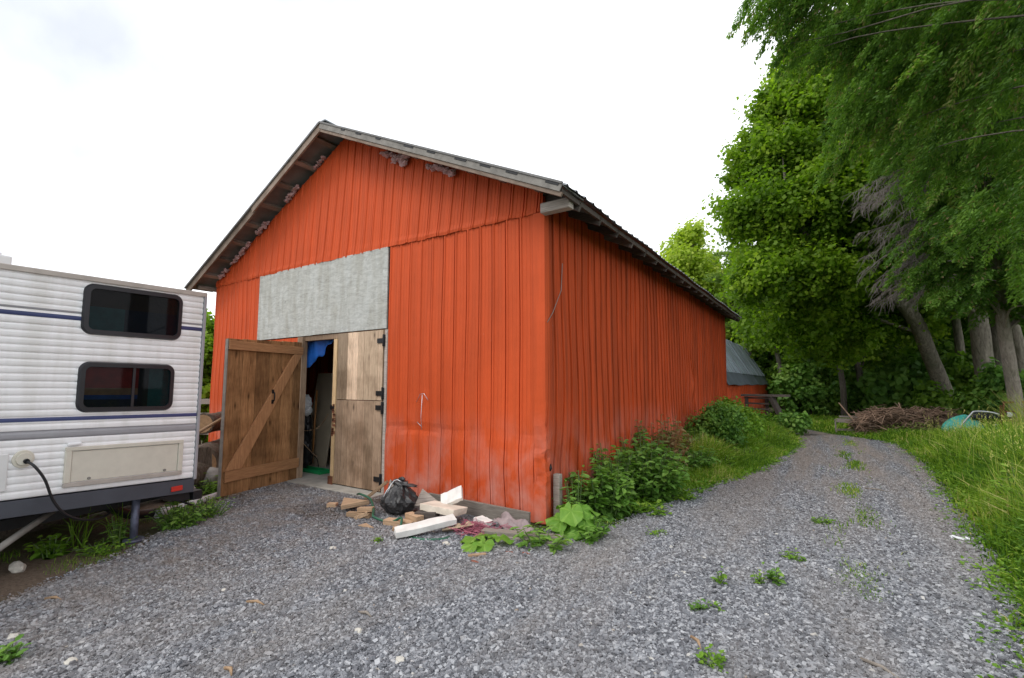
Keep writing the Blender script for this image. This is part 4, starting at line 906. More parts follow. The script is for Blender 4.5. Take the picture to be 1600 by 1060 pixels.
q = gd(1503, 846); V = [(q.x+.16*i/6-.08, q.y+.09*j/3, .02+.012*math.sin(i*1.7+j*2)) for i in range(7) for j in range(4)]
o = fast('paper_scrap', np.array(V), np.array([(i*4+j, (i+1)*4+j, (i+1)*4+j+1, i*4+j+1) for i in range(6) for j in range(3)]), PAPER); o.modifiers.new('t', 'SOLIDIFY').thickness = .002; tag(o, 'white scrap of paper on the gravel at the right grass edge', 'paper')

# ================================================================ FAR OBJECTS
wr = thing('timber_rack', 'dark weathered timber rack of stacked slats with a leaning post beside the small barn', 'rack', (-1.75, 18.6, 0))
for k in range(5): m_ = MB(); m_.bar((-.75, .25, .35+.19*k), (.05, -.1, .35+.19*k), .10, .055, random.uniform(.3, .7)); m_.build('slat', W_DARK, wr)
for xx in (-.68, -.05): m_ = MB(); m_.box(xx-.05, xx+.05, .06, .16, 0, 1.15, .4); m_.build('post', W_DARK, wr)
m_ = MB(); m_.bar((-.8, .2, 1.20), (.62, -.15, 1.20), .42, .07, .6); m_.build('top_board', W_DARK, wr)
m_ = MB(); m_.bar((.12, -.15, 1.14), (.60, -.35, .0), .24, .11, .35); m_.build('leaning_post', W_DARK, wr)
cr = thing('wooden_crate', 'low broken grey wooden crate at the left end of the brush pile', 'crate', (.42, 19.1, 0)); cr.scale = (.72, .72, .72)
for z, t_ in ((.10, .5), (.48, .7)): m_ = MB(); m_.box(-.35, .8, -.02, .02, z, z+.10+(.08 if z > .3 else 0), t_-.3); m_.build('slat', W_GREY, cr)
for xx in (-.4, .3, .8): m_ = MB(); m_.box(xx-.03, xx+.03, .021, .08, 0, .62, .35); m_.build('upright', W_GREY, cr)
m_ = MB(); m_.box(-.25, .9, .09, .6, .70, .75, .3); m_.build('lid', W_GREY, cr)
m_ = MB(); rs = random.Random(9)
for i in range(1500):
    t = rs.random(); c = Vector((.75+2.7*t, 18.9+2.3*t+rs.gauss(0, .3), 0)); h = .78*(math.sin(math.pi*(.08+.84*t))**.5)*(1+.12*math.sin(9*t))
    z = rs.random()**.7*h; a = rs.gauss(.5, 1.1); L = rs.uniform(.25, .95); el = rs.gauss(.05, .3)
    d = Vector((math.cos(a)*math.cos(el), math.sin(a)*math.cos(el), math.sin(el)))*L; k = rs.uniform(-.15, .15)
    P = [c+Vector((0, 0, z))-d*.5, c+Vector((k, k*.5, z+rs.gauss(.03, .06))), c+Vector((0, 0, z))+d*.5]
    for p in P: p.z = max(.02, min(p.z, h+.25))
    m_.tube(P, [rs.uniform(.006, .022), .012, .004], 4, cap=False, tone=rs.random())
for i in range(6):
    t = i/5; x = .9+2.0*t; y = 18.6+1.7*t; m_.tube([(x, y, 0), (x-rs.uniform(.2, .7), y+.5, rs.uniform(.7, 1.0))], [.035, .014], 5)
tag(m_.build('brush_pile', BRUSHM), 'heap of dead reddish brown branches at the far edge of the road', 'brush pile')
# old machine in the tall grass
q = Vector((3.5, 18.6, 0))
mc = thing('old_machine', 'derelict machine with dark red frame, black seat and bright bent tube in the tall grass', 'machine', (3.59, 18.29, 0)); mc.scale = (.6, .6, .75)
m_ = MB(); 
for (a, b_, w_) in (((.45, 0, .2), (.62, 0, 1.5), .07), ((.62, 0, 1.45), (1.35, .1, 1.5), .06), ((.55, 0, 1.12), (1.25, .1, 1.15), .06), ((.30, 0, .78), (1.3, .2, .82), .07), ((1.25, .1, .4), (1.3, .1, 1.5), .06), ((.45, .5, .2), (.62, .5, 1.35), .07)): m_.bar(a, b_, w_, w_)
m_.build('frame', DKRED, mc, .008)
m_ = MB(); m_.add([(-.55, -.1, .86), (.42, -.1, .86), (.45, .5, .9), (-.5, .5, .9), (-.40, -.1, 1.07), (.45, -.1, 1.10), (.45, .5, 1.12), (-.38, .5, 1.1)], [(0, 1, 2, 3), (4, 5, 6, 7), (0, 1, 5, 4), (1, 2, 6, 5), (2, 3, 7, 6), (3, 0, 4, 7)]); m_.build('seat', plain('dark_blue_black_vinyl', (.012, .013, .03), .35, 0, .3, 5, .2), mc, .03)
m_ = MB(); m_.tube(smooth_path([(-1.0, -.15, .35), (-.9, -.15, .58), (-.55, -.16, 1.0), (-.38, -.16, 1.12), (.1, -.16, 1.10), (.4, -.14, 1.02)]), .035, 8); m_.build('tube_arm', CHROME, mc)
m_ = MB(); m_.box(.68, .86, -.06, .0, .95, 1.12); m_.box(.25, .33, -.2, -.12, .45, .68); m_.build('white_fitting', PAPER, mc, .01)
m_ = MB(); V = []
rs = random.Random(3)
for i in range(13):
    for j in range(9):
        u, v = i/12, j/8; h = .48*math.sin(math.pi*min(1, max(0, u*1.0)))**.45*math.sin(math.pi*v)**.5 if 0 < u < 1 and 0 < v < 1 else 0
        V.append((-1.55+1.35*u+.2*u*(1-v), -.5+.9*v, max(0, h+.03*math.sin(7*u+5*v)+rs.uniform(-.02, .02))*(1 if h > 0 else 0)))
o = fast('tarp_bundle', (np.array(V)+np.array([.8, 0, 0]))*np.array([.7, .7, 1.35]), np.array([(i*9+j, (i+1)*9+j, (i+1)*9+j+1, i*9+j+1) for i in range(12) for j in range(8)]), TEAL); o.location = (3.12, 18.5, .06)
tag(o, 'teal green tarpaulin bundle lying in the grass left of the old machine', 'tarpaulin')

# ================================================================ TREES
def unit(n): return norm(rng.normal(size=(n, 3)))
def crown(lobes, ncl, nl, cr, size, mode='broad', axis_c=None, base=.45, var=.16, shell=.5, drop=0.):
    w = np.array([l[2] for l in lobes], float); w /= w.sum(); idx = rng.choice(len(lobes), ncl, p=w)
    C = np.array([tuple(l[0]) for l in lobes])[idx]; Rr = np.array([l[1] for l in lobes])[idx]
    d = unit(ncl); r = (shell+(1-shell)*rng.uniform(0, 1, ncl))[:, None]; cc = C+d*Rr*r
    cc = cc[cc[:, 2] > .25]; ncl = len(cc)
    ct = np.clip(rng.normal(base, var, ncl), 0, 1)
    k = nl; n = ncl*k; ci = np.repeat(np.arange(ncl), k); crs = cr*rng.uniform(.6, 1.3, ncl)
    if mode == 'broad':
        e = unit(n); e[:, 2] = e[:, 2]*.9+.12
        P = cc[ci]+e*crs[ci][:, None]*rng.uniform(.2, 1.25, (n, 1))*np.array([1, 1, 1.15])
        Nn = norm(e*.9+np.array([0, 0, .45])+rng.normal(0, .7, (n, 3))); A = norm(np.cross(Nn, unit(n)))
        sz = size*rng.uniform(.6, 1.35, n); V, Q = quads_geo(P, A, Nn, sz, .85); tone = np.clip(ct[ci]+rng.normal(0, .13, n), 0, 1)
        return V, Q, tone, cc
    if mode == 'needle':     # flat horizontal plumes
        e = unit(n); P = cc[ci]+e*crs[ci][:, None]*rng.uniform(.2, 1.05, (n, 1))*np.array([1, 1, .16])
        A = norm(e*np.array([1, 1, .3])+np.array([0, 0, .45])+rng.normal(0, .3, (n, 3))); Nn = unit(n)
        sz = size*rng.uniform(.6, 1.35, n); V, Q = quads_geo(P, A, Nn, sz, .18); return V, Q, np.clip(ct[ci]+rng.normal(0, .13, n), 0, 1), cc
    # cedar sprays: fans of narrow scales hanging from drooping twigs
    ax = np.array(axis_c); o = cc-ax; o[:, 2] = 0; o = norm(o+rng.normal(0, .25, o.shape)*np.array([1, 1, 0])); 
    dd = norm(o+np.array([0, 0, -.55-drop])+rng.normal(0, .2, o.shape)); L = crs*1.6
    t = rng.uniform(0, 1, n); sidev = norm(np.cross(dd, np.array([0, 0, 1.])))
    sgn = np.where(rng.uniform(0, 1, n) < .5, -1., 1.)[:, None]
    P = cc[ci]+dd[ci]*(L[ci]*(t-.3))[:, None]+np.array([0, 0, -1.])*(t**2*L[ci]*.35)[:, None]+sidev[ci]*sgn*(rng.uniform(0, .45, n)*(1.1-t)*L[ci])[:, None]+rng.normal(0, .035, (n, 3))
    A = norm(dd[ci]*.8+sidev[ci]*sgn*.75+np.array([0, 0, -.35])+rng.normal(0, .25, (n, 3))); Nn = norm(np.array([0, 0, 1.])+rng.normal(0, .5, (n, 3)))
    sz = size*rng.uniform(.6, 1.4, n); V, Q = quads_geo(P, A, Nn, sz, .34); tone = np.clip(ct[ci]+.18*(t-.5)+rng.normal(0, .14, n), 0, .9); tone = np.where(rng.uniform(0, 1, n) < .03, .97, tone)
    return V, Q, tone, cc
def limbs(mb, trunk, targets, r0=.09, n=6, sag=.0):
    for tg in targets:
        tg = Vector(tg); best = min(trunk, key=lambda p: (Vector(p)-tg).length+abs(Vector(p).z-tg.z*.75)*.8); a = Vector(best)
        m1 = a.lerp(tg, .4)+Vector((random.uniform(-.3, .3), random.uniform(-.3, .3), .35-sag)); m2 = a.lerp(tg, .75)+Vector((random.uniform(-.3, .3), random.uniform(-.2, .2), .2-sag*.5))
        L = (tg-a).length; rr = min(r0, .02+.018*L)
        mb.tube(smooth_path([a, m1, m2, tg], 3), [rr*(1-.85*i/9) for i in range(10)], n, cap=False)
def tree(name, label, cat, trunk, tr_r, lobes, ncl, nl, cr, size, lm, bm_, mode='broad', group=None, base=.45, var=.16, nlimb=24, shell=.5, drop=0., lr=.09):
    b0 = Vector(trunk[0]); t = thing(name, label, cat, b0, 0, group)
    if mode == 'spray': ax = (trunk[-1][0], trunk[-1][1], 0)
    else: ax = None
    V, Q, tone, cc = crown([(Vector(l[0])-b0, l[1], l[2]) for l in lobes], ncl, nl, cr, size, mode, (ax[0]-b0.x, ax[1]-b0.y, 0) if ax else None, base, var, shell, drop)
    mb = MB(); P = smooth_path([Vector(p)-b0 for p in trunk], 5); n = len(P)
    rad = np.interp(np.linspace(0, len(tr_r)-1, n), range(len(tr_r)), tr_r); mb.tube(P, list(rad), 14, rough=.08)
    mb.build('trunk', bm_, t)
    if nlimb:
        mb = MB(); sel = [cc[i] for i in rng.choice(len(cc), min(nlimb, len(cc)), replace=False)]; limbs(mb, P[len(P)//4:], sel, lr); mb.build('branches', bm_, t)
    fast('crown', V, Q, lm, t, tone); return t

A_ = at
def lob(px, py, D, r, w=1., sq=.8): return (A_(px, py, D), (r, r, r*sq), w*r*r)
# the big leaning maple
mt = [(4.25, 26.6, 0), (4.0, 26.3, 1.2), (3.45, 25.4, 2.9), (2.95, 24.5, 4.25), (1.9, 23.2, 5.4), (.5, 22.1, 6.3), (-.5, 20.9, 7.4), (-1.0, 20.5, 9.2)]
mp = tree('maple_tree', 'large maple with grey trunk leaning left over the road and broad green crown', 'tree', mt, [.34, .28, .27, .26, .17, .14, .11, .06],
     [lob(1188, 335, 19, 1.7), lob(1200, 255, 20, 1.9), lob(1245, 175, 20, 2.0), lob(1290, 100, 21, 2.2), lob(1330, 220, 20, 2.6), lob(1240, 330, 19, 2.2), lob(1210, 420, 18.5, 1.6), lob(1300, 330, 19, 2.4),
      lob(1270, 440, 18.5, 1.8), lob(1340, 420, 20, 2.2), lob(1400, 300, 21, 3.0), lob(1370, 120, 22, 3.0), lob(1230, 500, 19.5, 1.3, .7), lob(1300, 520, 20, 1.6, .7), lob(1390, 500, 20.5, 1.8, .7), lob(1170, 455, 20, .8, .8), lob(1290, 170, 20, 2.2), lob(1330, 300, 18.5, 2.0)],
     2100, 125, .50, .165, L_MAPLE, BARK, base=.48, var=.16, shell=.35, nlimb=12, lr=.03)
mb = MB(); b0 = Vector(mt[0])
for path, rr in (([(2.95, 24.5, 4.25), (2.9, 24.3, 6.2), (2.4, 24.2, 8.3), (2.2, 24, 11)], [.19, .15, .11, .06]), ([(1.9, 23.2, 5.4), (1.5, 22.6, 6.8), (.9, 22, 8.8)], [.12, .08, .03]), ([(3.3, 25.1, 3.6), (2.3, 24.5, 4.0), (1.2, 24.2, 4.5), (.2, 24, 4.6)], [.10, .07, .05, .03])):
    P = smooth_path([Vector(p)-b0 for p in path], 5); mb.tube(P, list(np.interp(np.linspace(0, len(rr)-1, len(P)), range(len(rr)), rr)), 12, rough=.08)
mb.build('limb', BARK, mp)
# cedars on the right, nearest
tree('cedar_tree', 'tall cedar at the right with pale scaly trunk and low drooping green sprays', 'tree', [(4.28, 18.5, 0), (4.2, 18.4, 1.5), (4.05, 18.1, 3.4), (3.95, 17.9, 6), (3.9, 17.8, 10), (3.9, 17.8, 15)], [.17, .15, .14, .12, .09, .05],
     [lob(1560, 400, 12.5, 1.7), lob(1500, 350, 12.5, 1.5), lob(1600, 300, 13, 2.2), lob(1530, 250, 12.5, 1.9), lob(1480, 180, 13, 1.8), lob(1600, 150, 13, 2.4), lob(1450, 430, 13, .9, .7), lob(1560, 60, 13, 2.4), lob(1580, 480, 12.5, .8, .6), lob(1460, 80, 13.5, 2.), lob(1650, 440, 12.5, 1.8), lob(1505, 455, 12.3, .6, .8)],
     900, 200, .42, .115, L_CEDAR, BARKL, 'spray', 'cedars beside the road', .45, .17, 40, .3, 0, .035)
tree('cedar_tree', 'nearest cedar whose limbs reach in from the top right over the gravel road', 'tree', [(4.6, 10.3, 0), (4.5, 10.3, 4), (4.4, 10.3, 9), (4.4, 10.3, 15)], [.3, .25, .18, .06],
     [lob(1300, 60, 10, .95, 1.), lob(1380, 60, 10, 1.3), lob(1460, 120, 9.5, 1.3), lob(1540, 60, 9, 1.5), lob(1600, 200, 9, 1.3), lob(1240, 25, 10, .65, .8), lob(1350, 170, 10, .8), lob(1440, 250, 10, .7), lob(1250, -30, 10, 1.2), lob(1400, -60, 10, 1.6), lob(1600, -40, 9, 1.8), lob(1550, 330, 9, .7, .7), lob(1620, 420, 9, .6, .7), lob(1190, 10, 10, .45, .35), lob(1330, 250, 11, .5, .6)],
     800, 210, .36, .085, L_CEDAR, BARKD, 'spray', 'cedars beside the road', .47, .18, 16, .3, .1, .022)
# spruce with bare grey dead branches
ts = [(5.2, 28.6, 0), (5.15, 28.5, 2), (5.0, 28.1, 5.5), (4.9, 27.9, 10), (4.9, 27.9, 16)]
ts = [(4.95, 24.6, 0), (4.9, 24.5, 1.6), (4.7, 24.0, 4.8), (4.5, 23.7, 8), (4.4, 23.6, 14)]
sp = tree('spruce_tree', 'thick trunked spruce with bundles of bare grey dead branches low in its crown', 'tree', ts, [.34, .30, .27, .2, .1],
     [lob(1470, 250, 16, 1.8), lob(1520, 160, 16, 2.2), lob(1450, 100, 17, 2.4), lob(1420, 220, 16, 1.3), lob(1540, 350, 16, 2), lob(1480, 420, 16, 1.1, .6)], 320, 170, .5, .14, L_CEDAR, BARK, 'spray', None, .3, .15, 20, .3)
b0 = Vector(ts[0]); mb = MB(); rs = random.Random(21)
for i in range(46):
    y0 = rs.uniform(250, 450); a = A_(rs.uniform(1470, 1500), y0, rs.uniform(14.5, 16)); e = A_(rs.uniform(1335, 1440), y0+rs.uniform(-10, 70), rs.uniform(13.2, 15))
    m1 = a.lerp(e, .5)+Vector((0, 0, rs.uniform(.05, .4))); P = smooth_path([a, m1, e], 6); P = [p-b0 for p in P]
    mb.tube(P, [max(.005, .022*(1-k/len(P))) for k in range(len(P))], 4, cap=False)
    for k in range(3, len(P)):
        for j in range(5):
            s_ = P[k]+Vector((rs.gauss(0, .05), rs.gauss(0, .05), 0)); L = rs.uniform(.15, .55)
            d = Vector((-.5+rs.gauss(0, .3), -.3+rs.gauss(0, .3), -.45-rs.random()*.8)).normalized(); mb.tube([s_, s_+d*L*.5+Vector((rs.gauss(0, .03), 0, 0)), s_+d*L+Vector((rs.gauss(0, .04), 0, -.04))], [.006, .0045, .002], 3, cap=False)
mb.build('dead_branches', DEADTW, sp)
# other trunks standing under the crowns
def ltree(label, base, top, r, lobes, lm=L_DARK, bk_=BARKD, ncl=90, nl=150, cr=.8, size=.2, name='woodland_tree', nlimb=14, base_t=.4, group='slender woodland trees'):
    b = Vector(base); t = Vector(top); m = b.lerp(t, .5)+Vector((.12, 0, 0))
    return tree(name, label, 'tree', [b, m, t, t+(t-m)*1.2], [r, r*.85, r*.65, r*.3], lobes, ncl, nl, cr, size, lm, bk_, 'broad', group, base_t, .18, nlimb)
ltree('pale slender trunked tree beside the small barn', (-2.1, 29.8, 0), (-2.35, 29.4, 4.2), .15, [lob(1215, 500, 26, 1.8), lob(1200, 440, 27, 2.0), lob(1250, 470, 25, 1.8)], L_MAPLE, BARKL, 100, 170, .9, .22)
ltree('slim dark tree behind the left end of the brush pile', (.55, 26.9, 0), (.3, 26.6, 3.6), .14, [lob(1300, 520, 23, 1.8), lob(1280, 450, 24, 2.2)], ncl=110)
ltree('slim tree with greyish trunk just right of the previous slim tree', (1.25, 28.4, 0), (1.1, 28.2, 3.6), .17, [lob(1345, 520, 24, 1.9), lob(1380, 440, 25, 2.4)], bk_=BARK, ncl=110)
ltree('tree with straight trunk close behind the leaning maple', (5.0, 29.8, 0), (5.05, 29.5, 5.0), .22, [lob(1440, 440, 25, 2.4), lob(1480, 380, 26, 2.6)], bk_=BARK, ncl=120)
ltree('dark trunked tree at the right edge of the photo', (5.9, 24.9, 0), (5.7, 24.4, 4.4), .20, [lob(1600, 430, 18, 2.0), lob(1560, 380, 19, 2.2)], bk_=BARK, ncl=110)
ltree('dark tree filling the gap between spruce and pale cedar trunk', (5.6, 26.8, 0), (5.6, 26.5, 5.0), .25, [lob(1540, 480, 23, 2.0), lob(1500, 470, 24, 1.8), lob(1570, 400, 24, 2.6)], bk_=BARKD, ncl=120)
# pine with horizontal plumes and light tree over the barn roof
pb = A_(1170, 600, 33); pb.z = 0
pl_ = []
for k, (yy, xl, rr) in enumerate(((392, 1150, 1.3), (430, 1160, 1.6), (470, 1150, 1.8), (510, 1160, 1.9), (545, 1158, 1.9), (572, 1155, 1.5), (360, 1160, .9), (330, 1140, .7))):
    for j in range(3): pl_.append((A_(xl+random.uniform(-22, 25), yy+random.uniform(-5, 5), 33+random.uniform(-1.5, 1.5)), (rr, rr, .18), 1))
tree('pine_tree', 'pine with flat layered plumes of needles behind the far end of the barn roof', 'tree', [pb, pb+Vector((0, 0, 6)), pb+Vector((0, 0, 13.5))], [.3, .24, .05], pl_, 150, 260, .85, .26, L_PINE, BARK, 'needle', None, .5, .16, 40, .1)
def back(label, px, top, D, w, lm, ncl=150, size=.3, nl=150, base=.45, name='deciduous_tree', group='trees beyond the barn'):
    b = A_(px, 600, D); b.z = 0; zt = A_(px, top, D).z; lobes = []
    for k in range(7):
        f = k/6; z = zt*(.3+.62*f); rr = w*(1-.55*f)*.62
        for j in range(2): lobes.append((Vector((b.x+random.uniform(-.4, .4)*w*(1-f*.8), b.y+random.uniform(-.4, .4)*w, z)), (rr, rr, rr*.75), rr))
    return tree(name, label, 'tree', [b, b+Vector((.1, 0, zt*.4)), b+Vector((0, 0, zt*.8))], [.3, .22, .06], lobes, ncl, nl, .9, size, lm, BARK, 'broad', group, base, .17, 20)
back('light yellow green tree rising above the far roof corner', 1078, 345, 38, 4.4, L_YEL, 190, .30, 150, .5)
back('small light green tree right of the yellow green one', 1118, 385, 41, 2.6, L_YEL, 80, .30, 150, .35)
back('mid green tree filling the gap between the barn roof and the maple', 1172, 395, 37, 3.6, L_MAPLE, 190, .26, 160, .5)
back('small pale tree low between the barn roof end and the pine', 1128, 455, 39, 3.0, L_YEL, 110, .28, 150, .25)
back('tall dark tree deep in the woods behind the maple', 1290, 230, 34, 5.5, L_DARK, 230, .34, 170, .35)
back('broad dark tree deep in the woods behind the spruce', 1420, 120, 32, 6, L_DARK, 250, .34, 170, .35)
back('dark tree deep in the woods at the far right', 1560, 120, 30, 6, L_DARK, 230, .34, 170, .35)
# far wood: one mass
n = 90000; px = rng.uniform(1135, 1800, n); D = rng.uniform(36, 46, n)
Pb = np.array([tuple(A_(float(a), 600., 1.)-Vector((0, 0, CAMH))) for a in np.linspace(1135, 1800, 80)]); fr = np.interp(px, np.linspace(1135, 1800, 80), np.arange(80)); i0 = fr.astype(int).clip(0, 78)
dirv = Pb[i0]+(Pb[i0+1]-Pb[i0])*(fr-i0)[:, None]; P = dirv*D[:, None]; top = np.interp(px, [1135, 1160, 1200, 1300, 1800], [5., 7., 10, 15, 17])*(1+.08*np.sin(px*.11))
P[:, 2] = rng.uniform(0, 1, n)*top; Nn = norm(rng.normal(0, .6, (n, 3))+np.array([-.2, -.6, .7])); A1 = norm(np.cross(Nn, unit(n)))
V, Q = quads_geo(P, A1, Nn, rng.uniform(.3, .65, n), .85); ph = np.sin(px*.13+P[:, 2]*1.3)+np.sin(px*.05-P[:, 2]*2.1+2)
tag(fast('far_woods', V, Q, L_DARK, None, np.clip(.33+.12*ph+rng.normal(0, .14, n), 0, 1)), kind='stuff')
# understorey bushes
def bush(label, loc, r, h, lm, n=40, nl=110, size=.14, base=.45, name='bush', group=None, cat='bush', stems=6, cr=.3):
    b = Vector(loc); t = thing(name, label, cat, b, 0, group)
    lobes = [(Vector((random.uniform(-.35, .35)*r, random.uniform(-.35, .35)*r, h*f)), (r*(1.05-.45*f), r*(1.05-.45*f), h*.3), 1) for f in (.28, .5, .72)]
    V, Q, tone, cc = crown(lobes, n, nl, cr, size, 'broad', None, base, .18, .5); 
    V[:, 2] = np.maximum(V[:, 2], .01); fast('foliage', V, Q, lm, t, tone)
    mb = MB()
    for k in range(stems): c = cc[random.randrange(len(cc))]; mb.tube([(random.uniform(-.1, .1), random.uniform(-.1, .1), 0), (c[0]*.5, c[1]*.5, c[2]*.6), tuple(c)], [.02, .014, .006], 5, cap=False)
    mb.build('stem', BARKD, t); return t
UN = 'bushes under the trees'
for lab, px, D, r, h, lm, s_, b_ in (
    ('pale leaved bush right of the small barn', 1262, 24, 1.5, 2.9, L_NETTLE, .20, .5), ('low bush under the pale slender tree', 1236, 26, 1.2, 1.9, L_DARK, .2, .45),
    ('bush behind the wooden crate', 1300, 24, 1.4, 2.2, L_DARK, .2, .45), ('bright leaved bush over the left part of the brush pile', 1330, 23, 1.1, 1.6, L_NETTLE, .2, .45),
    ('large leaved sapling bush right above the brush pile', 1425, 21, 1.5, 2.6, L_NETTLE, .30, .4), ('dark bush behind the middle of the brush pile', 1370, 25, 1.6, 2.2, L_DARK, .22, .4),
    ('bush hiding the foot of the leaning maple', 1462, 19, .8, 1.2, L_DARK, .18, .45), ('bush between the maple and the spruce trunk', 1512, 21, 1.1, 3.0, L_DARK, .2, .5),
    ('bush between the spruce and the pale cedar trunk', 1555, 16, .8, 1.9, L_DARK, .16, .5), ('bush behind the dark red machine', 1530, 17, 1., 1.3, L_DARK, .16, .4),
    ('bush at the right edge below the cedar', 1600, 15, 1.2, 2.2, L_NETTLE, .15, .35), ('shadowy bush deep behind the brush pile', 1400, 29, 2.6, 4.4, L_DARK, .28, .3),
    ('shadowy bush deep behind the slim trees', 1320, 30, 2.6, 4.6, L_DARK, .28, .3), ('shadowy bush deep behind the maple trunk', 1480, 28, 2.6, 4.6, L_DARK, .28, .3), ('shadowy bush deep at the right', 1580, 26, 2.6, 4.4, L_DARK, .28, .3), ('shadowy bush behind the small barn corner', 1230, 33, 2.4, 4.4, L_DARK, .28, .35)):
    q = A_(px, 600, D); bush(lab, (q.x, q.y, 0), r, h, lm, int(34*r*max(1, h/2)), 120, s_, b_, group=UN, cr=.38)
q = A_(1590, 600, 12.5)
# tawny weeds before the cedar
def reeds(name, label, cat, loc, r, h, n, m, tone0, group=None, w=.008, lean=.45):
    P = np.zeros((n, 3)); a = rng.uniform(0, 6.28, n); rr = r*np.sqrt(rng.uniform(0, 1, n)); P[:, 0] = rr*np.cos(a); P[:, 1] = rr*np.sin(a)
    V, Q = blades_geo(P, h*rng.uniform(.5, 1.1, n), lean*rng.uniform(.3, 1.2, n), np.full(n, w)); o = fast(name, V, Q, m, None, np.repeat(np.clip(rng.normal(tone0, .1, n), 0, 1), 2)); o.location = loc
    return tag(o, label, cat, group)
reeds('tall_weed', 'tawny feathery tall weed clump before the pale cedar trunk', 'weed', (4.25, 17.1, 0), .45, 1.55, 420, L_GRASS, .88, lean=.6, w=.012)
# shrub seen in the slit between trailer and barn, and a tree beyond
q = A_(322, 600, 12); t = bush('green shrub in the slit between the trailer and the barn', (q.x-.2, q.y, 0), 1.1, 3.3, L_MAPLE, 90, 150, .13, .6, 'tall_shrub', None, 'shrub', cr=.35)

# ================================================================ PLANTS ALONG THE WALL
def leafy(name, label, loc, r, h, nst, lm, ls, cat='weed', group=None, base=.45, asp=.6, per=16, stemc=None, droop=.2, upright=.6, pointy=.25):
    t = thing(name, label, cat, loc, 0, group); mb = MB(); Ps, As, Ns, Ss, Ts = [], [], [], [], []
    for i in range(nst):
        a = random.uniform(0, 6.283); rr = r*math.sqrt(random.random()); bx, by = rr*.5*math.cos(a), rr*.5*math.sin(a); hh = h*random.uniform(.55, 1.05)*(1-.35*rr/r)
        tx, ty = rr*math.cos(a), rr*math.sin(a); P = smooth_path([(bx, by, 0), (bx+(tx-bx)*.35, by+(ty-by)*.35, hh*.5), (tx, ty, hh)], 4)
        mb.tube(P, [.006*(1-.6*k/len(P))*(1+h) for k in range(len(P))], 4, cap=False); tn = random.gauss(base, .13)
        for k in range(per):
            f = .12+.88*(k/(per-1)) if per > 1 else 1; p = P[min(len(P)-1, int(f*(len(P)-1)))]; p = p+Vector((random.gauss(0, .012), random.gauss(0, .012), random.gauss(0, .02)))
            b_ = k*2.4+random.uniform(-.5, .5); s_ = ls*random.uniform(.6, 1.2)*(1.1-.35*f)
            Ps.append(tuple(p)); As.append((math.cos(b_), math.sin(b_), random.gauss(.15-droop, .25))); Ns.append((random.gauss(0, .25), random.gauss(0, .25), 1)); Ss.append(s_); Ts.append(min(1, max(0, tn+.25*(f-.5)+random.gauss(0, .09))))
    V, Q = leaves_geo(np.array(Ps), np.array(As), np.array(Ns), np.array(Ss), asp, pointy)
    V[:, 2] = np.maximum(V[:, 2], .006)
    fast('foliage', V, Q, lm, t, np.repeat(Ts, 2)); mb.build('stem', stemc or plain('green_stem', (.10, .16, .04), .6), t); return t
STEMG = plain('green_stems', (.09, .15, .04), .6); STEMR = plain('reddish_stems', (.28, .13, .06), .6)
def bigleaf(name, label, loc, leaves, lm, cat='weed', group=None):
    t = thing(name, label, cat, loc, 0, group); mb = MB(); VV = []; QQ = []; TT = []; base = 0
    for (a, L, elev, tilt, s_) in leaves:
        a = R(a); d = Vector((math.cos(a), math.sin(a), 0)); c = d*L*.55+Vector((0, 0, elev)); mb.tube(smooth_path([(0, 0, 0), tuple(d*L*.2+Vector((0, 0, elev*.7))), tuple(c)], 3), .007, 5, cap=False)
        sdv = Vector((-d.y, d.x, 0)); up = Vector((0, 0, 1)); fw = (d*math.cos(R(tilt))-up*math.sin(R(tilt))); nn = sdv.cross(fw)*-1; NR, NA = 5, 22
        for i in range(NR+1):
            for j in range(NA+1):
                u = j/NA*2-1; f = i/NR; al = u*math.pi*.985; rad = s_*f*(1+.25*math.cos(al))*(1+.07*math.sin(al*7+1.3)*f); wv = .15*s_*math.sin(al*5+a*3)*f*f-.10*s_*f*f+.06*s_*math.cos(al*9)*f+.10*s_*f*abs(math.sin(al))
                VV.append(tuple(c+fw*(rad*math.cos(al))+sdv*(rad*math.sin(al)*.85)+nn*-wv*1.0*(-1)))
        tn = random.uniform(.3, .75)
        for i in range(NR):
            for j in range(NA): q_ = base+i*(NA+1)+j; QQ.append((q_, q_+1, q_+NA+2, q_+NA+1)); TT.append(tn+random.uniform(-.06, .06)+(.25 if j % 4 == 0 else 0))
        base += (NR+1)*(NA+1)
    VV = np.array(VV); VV[:, 2] = np.maximum(VV[:, 2], .008); fast('leaf', VV, np.array(QQ), lm, t, TT, True); mb.build('stem', STEMG, t); return t
WP = 'weeds along the barn side wall'
bigleaf('burdock_plant', 'burdock with very large bright green leaves at the barn corner', (-2.42, 4.86, 0), [(-65, .34, .26, 35, .145), (-20, .30, .26, 38, .125), (-95, .4, .15, 30, .12), (-30, .45, .18, 45, .12), (-120, .34, .16, 25, .12), (30, .3, .24, 25, .12), (-45, .5, .10, 40, .13), (-100, .25, .10, 20, .11), (-5, .5, .12, 40, .11), (150, .25, .24, 25, .10), (-80, .5, .05, 40, .11)], L_BURD, 'weed', WP)
bigleaf('burdock_plant', 'low burdock spreading flat leaves on the gravel below the pink netting', (-2.90, 3.95, 0), [(200, .22, .07, 10, .13), (-70, .2, .06, 20, .12), (30, .24, .08, 12, .11), (120, .2, .07, 10, .10), (255, .3, .05, 15, .11)], L_BURD, 'weed')
leafy('thistle_weed', 'jagged leaved weed in front of the plank at the barn corner', (-2.42, 4.18, 0), .30, .22, 14, L_NETTLE, .13, group=WP, asp=.45, per=9, base=.55, stemc=STEMG)
